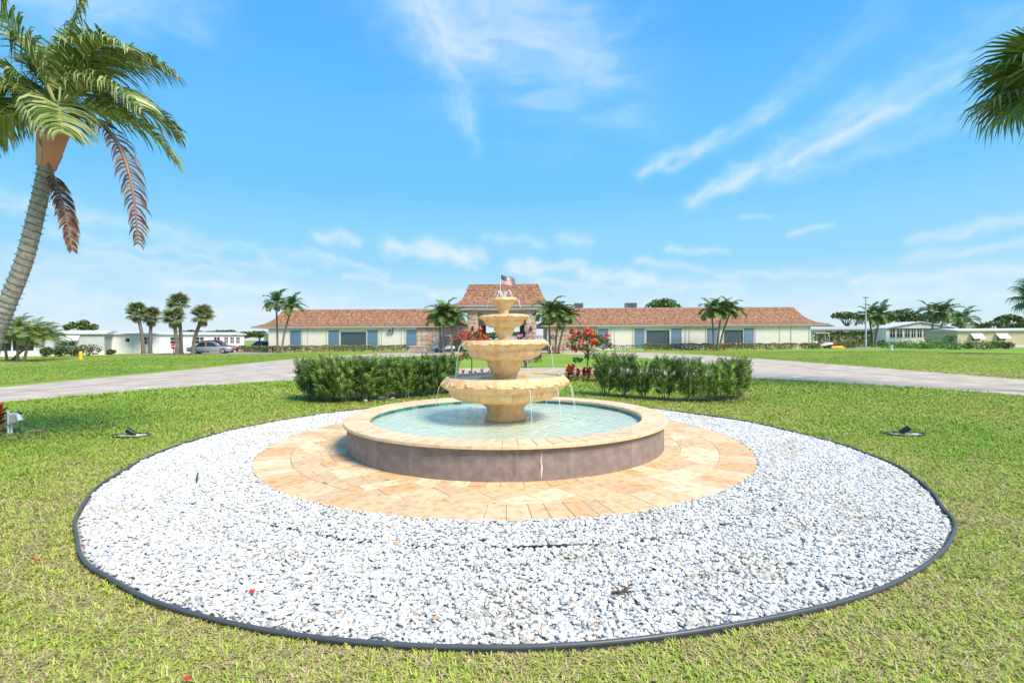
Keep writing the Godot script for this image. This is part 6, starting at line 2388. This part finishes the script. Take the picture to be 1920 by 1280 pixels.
	for s in [[523, 660.5, "red croton at the foot of the palm pair", 4], [832, 660.5, "red croton by the golf cart palms", 3], [1041, 663, "red croton under the three portico palms", 4], [1345, 657.5, "red croton under the right wing palm clump", 4], [1005, 680, "purple croton beside the pink bush", 3]]:
		var b := gp(s[0], s[1])
		for k in s[3]:
			croton("croton", s[2], "crotons: " + s[2], b + Vector3((k - 1.5) * 0.55, 0.0, rr(-0.3, 0.3)), rr(0.55, 0.8) * (0.7 if s[3] == 3 else 1.0), 20, REDS)
	var near := gp(0, 814)
	for k in 3:
		croton("croton", "bright red and yellow croton beside the white pipe", "crotons by the white pipe", Vector3(near.x - 0.1 - 0.22 * k, 0.01, near.z - 0.05 + 0.12 * (k % 2)), 0.46, 30, [Color(0.55, 0.05, 0.02), Color(0.62, 0.42, 0.03), Color(0.35, 0.02, 0.02), Color(0.25, 0.30, 0.03), Color(0.65, 0.20, 0.02)])
	# clipped hedges along the clubhouse and elsewhere
	var vari := [Color(0.42, 0.40, 0.09), Color(0.15, 0.20, 0.045), Color(0.54, 0.48, 0.19), Color(0.11, 0.15, 0.04), Color(0.42, 0.29, 0.18), Color(0.30, 0.34, 0.07)]
	hedge("clipped_hedge", "low variegated hedge along the left clubhouse wing", cx(503), cx(770), -65.6, 0.80, 0.9, 7500, 0.17, vari, "low hedges along the clubhouse")
	hedge("clipped_hedge", "short variegated hedge before the pale parked car", cx(448), cx(500), -66.5, 0.78, 0.9, 1700, 0.17, vari, "low hedges along the clubhouse")
	hedge("clipped_hedge", "low variegated hedge along the right clubhouse wing", cx(1200), cx(1481), -65.6, 0.80, 0.9, 7500, 0.17, vari, "low hedges along the clubhouse")
	hedge("clipped_hedge", "short variegated hedge at the right end of the clubhouse", cx(1488), cx(1523), -65.6, 0.80, 0.9, 1200, 0.17, vari, "low hedges along the clubhouse")
	hedge("clipped_hedge", "sparse young hedge plants beside the clad wall right of the entrance", cx(1146), cx(1197), -65.6, 0.66, 0.6, 520, 0.17, vari, "low hedges along the clubhouse")
	var dense := [Color(0.14, 0.20, 0.04), Color(0.20, 0.26, 0.05), Color(0.10, 0.15, 0.035), Color(0.27, 0.27, 0.08)]
	hedge("tall_hedge", "tall clipped green hedge behind the golf cart", dp(1523, 640, 77.0).x, dp(1632, 640, 77.0).x, -77.0, 2.3, 1.3, 9000, 0.2, dense)
	hedge("clipped_hedge", "yellow-green bush hedge beside the yellow kerb stop", dp(1566, 640, 70.0).x, dp(1604, 640, 70.0).x, -70.0, 1.0, 1.1, 1700, 0.17, vari)
	# bushes
	var dk := [Color(0.045, 0.075, 0.022), Color(0.065, 0.10, 0.028), Color(0.09, 0.12, 0.035)]
	var bronze := [Color(0.16, 0.09, 0.03), Color(0.08, 0.10, 0.028), Color(0.22, 0.12, 0.04), Color(0.06, 0.085, 0.025)]
	for s in [[86, 669, 0.55, 1.0, "rounded dark bush under the porch, farthest from the awning", dk], [112, 668.5, 0.65, 1.05, "rounded dark bush under the middle of the porch", dk], [138, 667.5, 0.85, 1.0, "wide clipped bush below the porch edge", bronze], [166, 667, 1.2, 1.25, "large bronze-green bush beneath the white awning", bronze], [207, 664.5, 0.55, 0.6, "small round bush at the corner of the grey home", dk],
		[1654, 650, 0.8, 1.0, "dark red bush beside the sunroom home wall", [Color(0.12, 0.02, 0.03), Color(0.08, 0.03, 0.03)]], [1684, 648, 1.0, 1.3, "maroon bush under the sunroom windows", [Color(0.13, 0.02, 0.03), Color(0.07, 0.05, 0.03)]], [1697, 648, 1.3, 2.3, "spiky pale palm-like bush under the sunroom windows", olive_list()], [1718, 648, 0.9, 1.7, "small spiky bush under the sunroom windows", olive_list()],
		[1790, 651, 1.3, 1.9, "dark rounded bush at the carport", dk], [1816, 654, 0.8, 0.8, "grey-green bush at the peach home corner", dk], [1846, 655, 1.3, 1.0, "bright green bush under the peach home awnings", dense], [1887, 654, 0.9, 0.9, "dry brownish bush against the peach home", bronze], [1862, 654, 0.8, 0.9, "dark low bush under the second awning", dk]]:
		round_bush(s[4], gp(s[0], s[1]), s[2], s[3], 420, 0.2, s[5])
	for s in [[1668, 652, 1.9, 1.0], [1690, 652.5, 2.2, 1.0], [1718, 653, 2.4, 1.25], [1735, 654, 1.6, 0.9], [1755, 653, 2.2, 1.6], [1788, 655, 2.0, 0.9]]:
		var b := gp(s[0], s[1])
		var o := thing("leafy_weeds", "loose bright green ground plants before the sunroom home", "plants", b, "green plants before the sunroom home")
		var mb := MB.new()
		leafy(mb, Vector3(0, s[3] * 0.42, 0), Vector3(s[2], s[3] * 0.5, 0.7), 520, 0.2, [Color(0.15, 0.29, 0.045), Color(0.20, 0.36, 0.06), Color(0.10, 0.20, 0.035)])
		built(o, "foliage", mb, M.leaf)

func olive_list() -> Array:
	return [Color(0.15, 0.18, 0.06), Color(0.20, 0.22, 0.09), Color(0.10, 0.13, 0.045)]

# ---------------------------------------------------------------- small things
func small_things() -> void:
	# mulch patch, pipes and junction box at the left edge
	var at := gp(18, 816)
	var mb := MB.new()
	var poly := PackedVector2Array()
	for k in 28:
		var a := TAU * k / 28.0
		var r := 0.62 + 0.06 * sin(a * 3.0) + 0.04 * sin(a * 7.0)
		poly.append(Vector2(at.x - 0.15 + cos(a) * r * 1.0, -at.z + 0.12 + sin(a) * r * 0.75))
	mb.slab(poly, 0.0, 0.016)
	structure("mulch_bed", mb, M.mulch)
	var chip := MB.new()
	chip.box(Vector3.ZERO, Vector3(0.06, 0.008, 0.018))
	var xf := []
	var cols := []
	for k in 420:
		var p := Vector2(at.x - 0.15, -at.z + 0.12) + Vector2(rr(-0.62, 0.62), rr(-0.46, 0.46))
		if Geometry2D.is_point_in_polygon(p, poly):
			xf.append(Transform3D(Basis.from_euler(Vector3(rr(-0.3, 0.3), rr(0, TAU), rr(-0.3, 0.3))) * rr(0.5, 1.3), Vector3(p.x, 0.022, -p.y)))
			var g := rr(0.5, 1.7)
			cols.append(Color(0.14 * g, 0.085 * g, 0.07 * g))
	var mu := multi(self, numbered("mulch"), chip.mesh(M.gravel), xf, cols)
	mu.set_meta("label", "brown bark mulch round the white pipe at the lawn's left edge")
	mu.set_meta("category", "mulch")
	var o := thing("irrigation_riser", "white plastic pipe riser with grey box, small lamp and green wires", "pipe", at)
	var pvc := mat(0.78, 0.78, 0.76, 0.4)
	for q in [[-0.035, 0.43], [0.02, 0.36]]:
		mb = MB.new()
		mb.tube([Vector3(q[0], 0, 0), Vector3(q[0], q[1], 0)], [0.017, 0.017], 10)
		mb.tube([Vector3(q[0], q[1] - 0.05, 0), Vector3(q[0], q[1], 0)], [0.022, 0.022], 10)
		built(o, "pipe", mb, pvc)
	mb = MB.new()
	mb.tube([Vector3(-0.035, 0.36, 0), Vector3(0.16, 0.37, 0.01)], [0.016, 0.016], 8)
	built(o, "cross_pipe", mb, pvc)
	mb = MB.new()
	mb.cbox(Vector3(0.075, 0.28, 0.02), Vector3(0.11, 0.14, 0.07), 0.008)
	built(o, "junction_box", mb, mat(0.42, 0.43, 0.42, 0.5))
	mb = MB.new()
	mb.tube([Vector3(0.15, 0.36, 0.02), Vector3(0.22, 0.25, 0.05)], [0.028, 0.042], 12)
	built(o, "lamp_head", mb, pvc)
	mb = MB.new()
	mb.tube([Vector3(0.13, 0.39, 0.0), Vector3(0.19, 0.365, 0.01)], [0.02, 0.024], 8)
	built(o, "knuckle", mb, mat(0.02, 0.04, 0.12, 0.4))
	for q in [[0.05, 0.0], [0.0, 0.02]]:
		mb = MB.new()
		mb.tube([Vector3(0.2, 0.26, 0.03), Vector3(0.21, 0.12 + q[1], 0.05), Vector3(0.12 + q[0], 0.1, 0.03), Vector3(0.02, 0.12 + q[0], 0.02), Vector3(-0.05, 0.2, 0.02), Vector3(-0.04, 0.38, 0.02)], [0.004, 0.004, 0.004, 0.004, 0.004, 0.004], 5)
		built(o, "wire", mb, mat(0.02, 0.12, 0.07, 0.5))
	mb = MB.new()
	mb.slab(PackedVector2Array([Vector2(0, 0), Vector2(0.16, 0.02), Vector2(0.19, 0.07), Vector2(0.1, 0.08), Vector2(0.02, 0.05)]), 0.0, 0.02, 0.006)
	single("sheath_scrap", mb, mat(0.62, 0.30, 0.27, 0.7), "pinkish scrap of palm sheath lying on the mulch", "debris", gp(52, 812) + Vector3(0, 0.026, 0))
	# lawn spotlights in gravel-filled rings
	for s in [[245, 820, "black lawn spotlight in a ring of white chips, on the palm side", 1.0], [1697, 817, "black lawn spotlight in a ring of white chips, across from the leaning palm", -1.0]]:
		var p := gp(s[0], s[1])
		o = thing("lawn_spotlight", s[2], "spotlight", p, "lawn spotlights")
		mb = MB.new()
		var ring := []
		for k in 25:
			var a := TAU * k / 24.0
			ring.append(Vector3(cos(a) * 0.30, 0.03, sin(a) * 0.17))
		mb.tube(ring, ring.map(func(_q): return 0.018), 6, false)
		built(o, "ring", mb, M.black)
		var chips := MB.new()
		chips.col = Color(0.7, 0.7, 0.7)
		for k in 60:
			var a := rr(0, TAU)
			var q := sqrt(rng.randf())
			var c := Vector3(cos(a) * 0.26 * q, 0.02, sin(a) * 0.14 * q)
			chips.cbox(c, Vector3(rr(0.03, 0.05), 0.025, rr(0.02, 0.04)), 0.006, Basis.from_euler(Vector3(rr(-0.4, 0.4), rr(0, TAU), rr(-0.4, 0.4))))
		built(o, "chips", chips, M.gravel).set_meta("kind", "stuff")
		mb = MB.new()
		mb.tube([Vector3(0, 0, 0), Vector3(0, 0.07, 0)], [0.014, 0.014], 8)
		built(o, "stake", mb, M.black)
		mb = MB.new()
		mb.tube([Vector3(0.06 * s[3], 0.05, -0.02), Vector3(-0.005 * s[3], 0.09, 0.0), Vector3(-0.06 * s[3], 0.135, 0.03)], [0.03, 0.04, 0.045], 14)
		var hd := built(o, "lamp_head", mb, M.black)
		mb = MB.new()
		var c2 := Vector3(-0.0605 * s[3], 0.1355, 0.0303)
		var ax := Vector3(-0.055 * s[3], 0.045, 0.03).normalized()
		mb.tube([c2, c2 + ax * 0.003], [0.036, 0.036], 14)
		built(hd, "lens", mb, mat(0.35, 0.37, 0.38, 0.1))
	# petals and scraps
	var petal := MB.new()
	for k in 5:
		var a := TAU * k / 5.0
		var d := Vector3(cos(a), 0.25, sin(a))
		petal.ribbon([Vector3.ZERO, d * 0.018, d * 0.034 + Vector3(0, 0.004, 0)], [0.003, 0.011, 0.0], Vector3(-sin(a), 0, cos(a)))
	var pm := petal.mesh(mat(0.70, 0.02, 0.03, 0.6))
	for s in [[471, 1110, "fallen red flower on the white gravel", 1.0], [204, 902, "fallen red petal by the edging, palm side", 0.7], [311, 1124, "tiny red petal on the gravel at the edging", 0.6], [1702, 884, "red petal on the far side edging", 0.8], [66, 1052, "red petal in the dry grass", 0.7], [347, 1275, "red petal in the foreground grass", 0.8], [1762, 808, "orange-red petal in the lawn by the spotlight", 0.8], [1618, 782, "faded petal in the lawn behind the gravel", 0.8], [139, 852, "coral petal in the lawn before the mulch patch", 0.8], [1703, 838, "coral petal in the lawn before the spotlight", 0.7]]:
		o = part(self, numbered("fallen_petal"), pm, Transform3D(Basis.from_euler(Vector3(rr(-0.3, 0.3), rr(0, TAU), rr(-0.3, 0.3))) * s[3] * 0.7, gp(s[0], s[1], 0.05)))
		o.set_meta("label", s[2])
		o.set_meta("category", "petal")
		o.set_meta("group", "fallen red petals")
	mb = MB.new()
	mb.col = Color(0.10, 0.065, 0.045)
	for k in 7:
		var a := rr(0, TAU)
		mb.tube([Vector3.ZERO, Vector3(cos(a) * 0.03, rr(0.0, 0.03), sin(a) * 0.03), Vector3(cos(a) * 0.07, rr(0.0, 0.05), sin(a) * 0.07)], [0.005, 0.004, 0.0015], 5, false)
	mb.tube([Vector3(-0.06, 0, 0), Vector3(0.08, 0.012, 0.01)], [0.008, 0.005], 6)
	single("dead_twig", mb, M.wood, "dark dead twig lying on the white gravel", "twig", gp(1165, 1112, 0.05) + Vector3(0, 0.0, 0))
	for s in [[1745, 1033, "curled brown leaf by the edging corner"], [1712, 1037, "brown leaf scrap beside the curled leaf"], [707, 1196, "orange-brown pebble-like leaf at the near edging"], [848, 1056, "rust-brown leaf among the near chips"]]:
		mb = MB.new()
		mb.col = Color(0.26, 0.12, 0.06)
		mb.ribbon([Vector3(-0.05, 0.0, 0), Vector3(-0.02, 0.016, 0.005), Vector3(0.02, 0.02, 0), Vector3(0.055, 0.004, 0.01)], [0.002, 0.02, 0.018, 0.0], Vector3(0.1, 0.35, 0.9).normalized())
		single("dry_leaf", mb, M.wood, s[2], "leaf", gp(s[0], s[1], 0.05), "dry leaves on the gravel")

# ---------------------------------------------------------------- lawn blades
func tuft(seed_: int, n: int, flat: float) -> ArrayMesh:
	rng.seed = seed_
	var mb := MB.new()
	for k in n:
		var a := rr(0, TAU)
		var p := Vector3(rr(-0.02, 0.02), 0, rr(-0.02, 0.02))
		var el := rr(0.35, 1.25) * flat
		var d := Vector3(cos(a) * cos(el), sin(el), sin(a) * cos(el))
		var L := rr(0.03, 0.062)
		var g := rr(0.72, 1.0)
		mb.col = Color(g, g, g * rr(0.7, 1.0))
		var sd := d.cross(Vector3.UP).normalized()
		mb.ribbon([p, p + d * L * 0.55, p + d * L + Vector3(cos(a) * 0.006, -0.010, sin(a) * 0.006)], [0.0022, 0.0026, 0.0], sd)
	return mb.mesh(M.blade)

func lawn_blades() -> void:
	M.blade = vmat(0.6, Color(0.30, 0.36, 0.10))
	var kinds := [tuft(601, 8, 1.0), tuft(602, 8, 0.8), tuft(603, 7, 0.5)]
	rng.seed = 1717
	var xf := [[], [], []]
	var cols := [[], [], []]
	var bare := noise(1.3, 3, 333)
	var beds := [[-3.6, 13.4, 2.4, 1.1], [4.3, 13.1, 2.2, 1.1]]
	for band in [[2.1, 4.6, 60000, 1.0], [4.6, 8.2, 90000, 1.1], [8.2, 14.0, 90000, 1.5], [14.0, 22.5, 60000, 2.2]]:
		for k in int(band[2]):
			var zz := sqrt(rr(band[0] * band[0], band[1] * band[1]))
			var x := rr(-1.0, 1.0) * (zz * 1.07 + 0.5)
			if Vector2(x - 0.3, zz - 8.5).length() > 14.25:
				continue
			var rel := Vector2(x - POOL.x, -zz - POOL.z)
			var r := rel.length()
			if r < 5.4 and r < edge_radius(atan2(rel.x, rel.y)) + 0.02:
				continue
			var d := dryness(x, -zz)
			var clump := bare.get_noise_2d(x, zz)
			if clump < -0.42 and rng.randf() < 0.6:     # worn, thin spots
				continue
			var straw := rng.randf() < d * 0.52 + (0.05 if zz < 5.0 else 0.0)
			var c: Color
			if straw:
				c = Color(0.62, 0.47, 0.27) * rr(0.65, 1.25)
			else:
				c = turf_color(clampf(d * 0.65 + rr(-0.22, 0.18), 0.0, 1.0)) * rr(1.1, 1.6)
			var i := 2 if straw else rng.randi_range(0, 1)
			var s: float = band[3] * rr(0.8, 1.4)
			xf[i].append(Transform3D(Basis(Vector3.UP, rr(0, TAU)) * s, Vector3(x, -0.002, -zz)))
			cols[i].append(c)
	for k in 90000:      # the lawns across the road, coarser as they recede
		var zz := rr(14.0, 58.0)
		var x := (18.75 + 26.0 * pow(rng.randf(), 1.2)) * (1.0 if rng.randf() < 0.5 else -1.0)
		if absf(x) > zz * 1.08 + 2.0:
			continue
		var d := dryness(x, -zz)
		var c := turf_color(clampf(d + rr(-0.2, 0.2), 0.0, 1.0)) * rr(0.9, 1.6)
		xf[k % 2].append(Transform3D(Basis(Vector3.UP, rr(0, TAU)).scaled(Vector3(2.8, 1.2, 2.8)), Vector3(x, -0.002, -zz)))
		cols[k % 2].append(c)
	var lawn := Node3D.new()
	lawn.name = numbered("grass")
	add_child(lawn)
	lawn.set_meta("kind", "stuff")
	lawn.set_meta("label", "short mown grass blades, green mixed with straw, round the gravel bed")
	lawn.set_meta("category", "grass")
	for i in 3:
		multi(lawn, "straw_blades" if i == 2 else "green_blades", kinds[i], xf[i], cols[i])
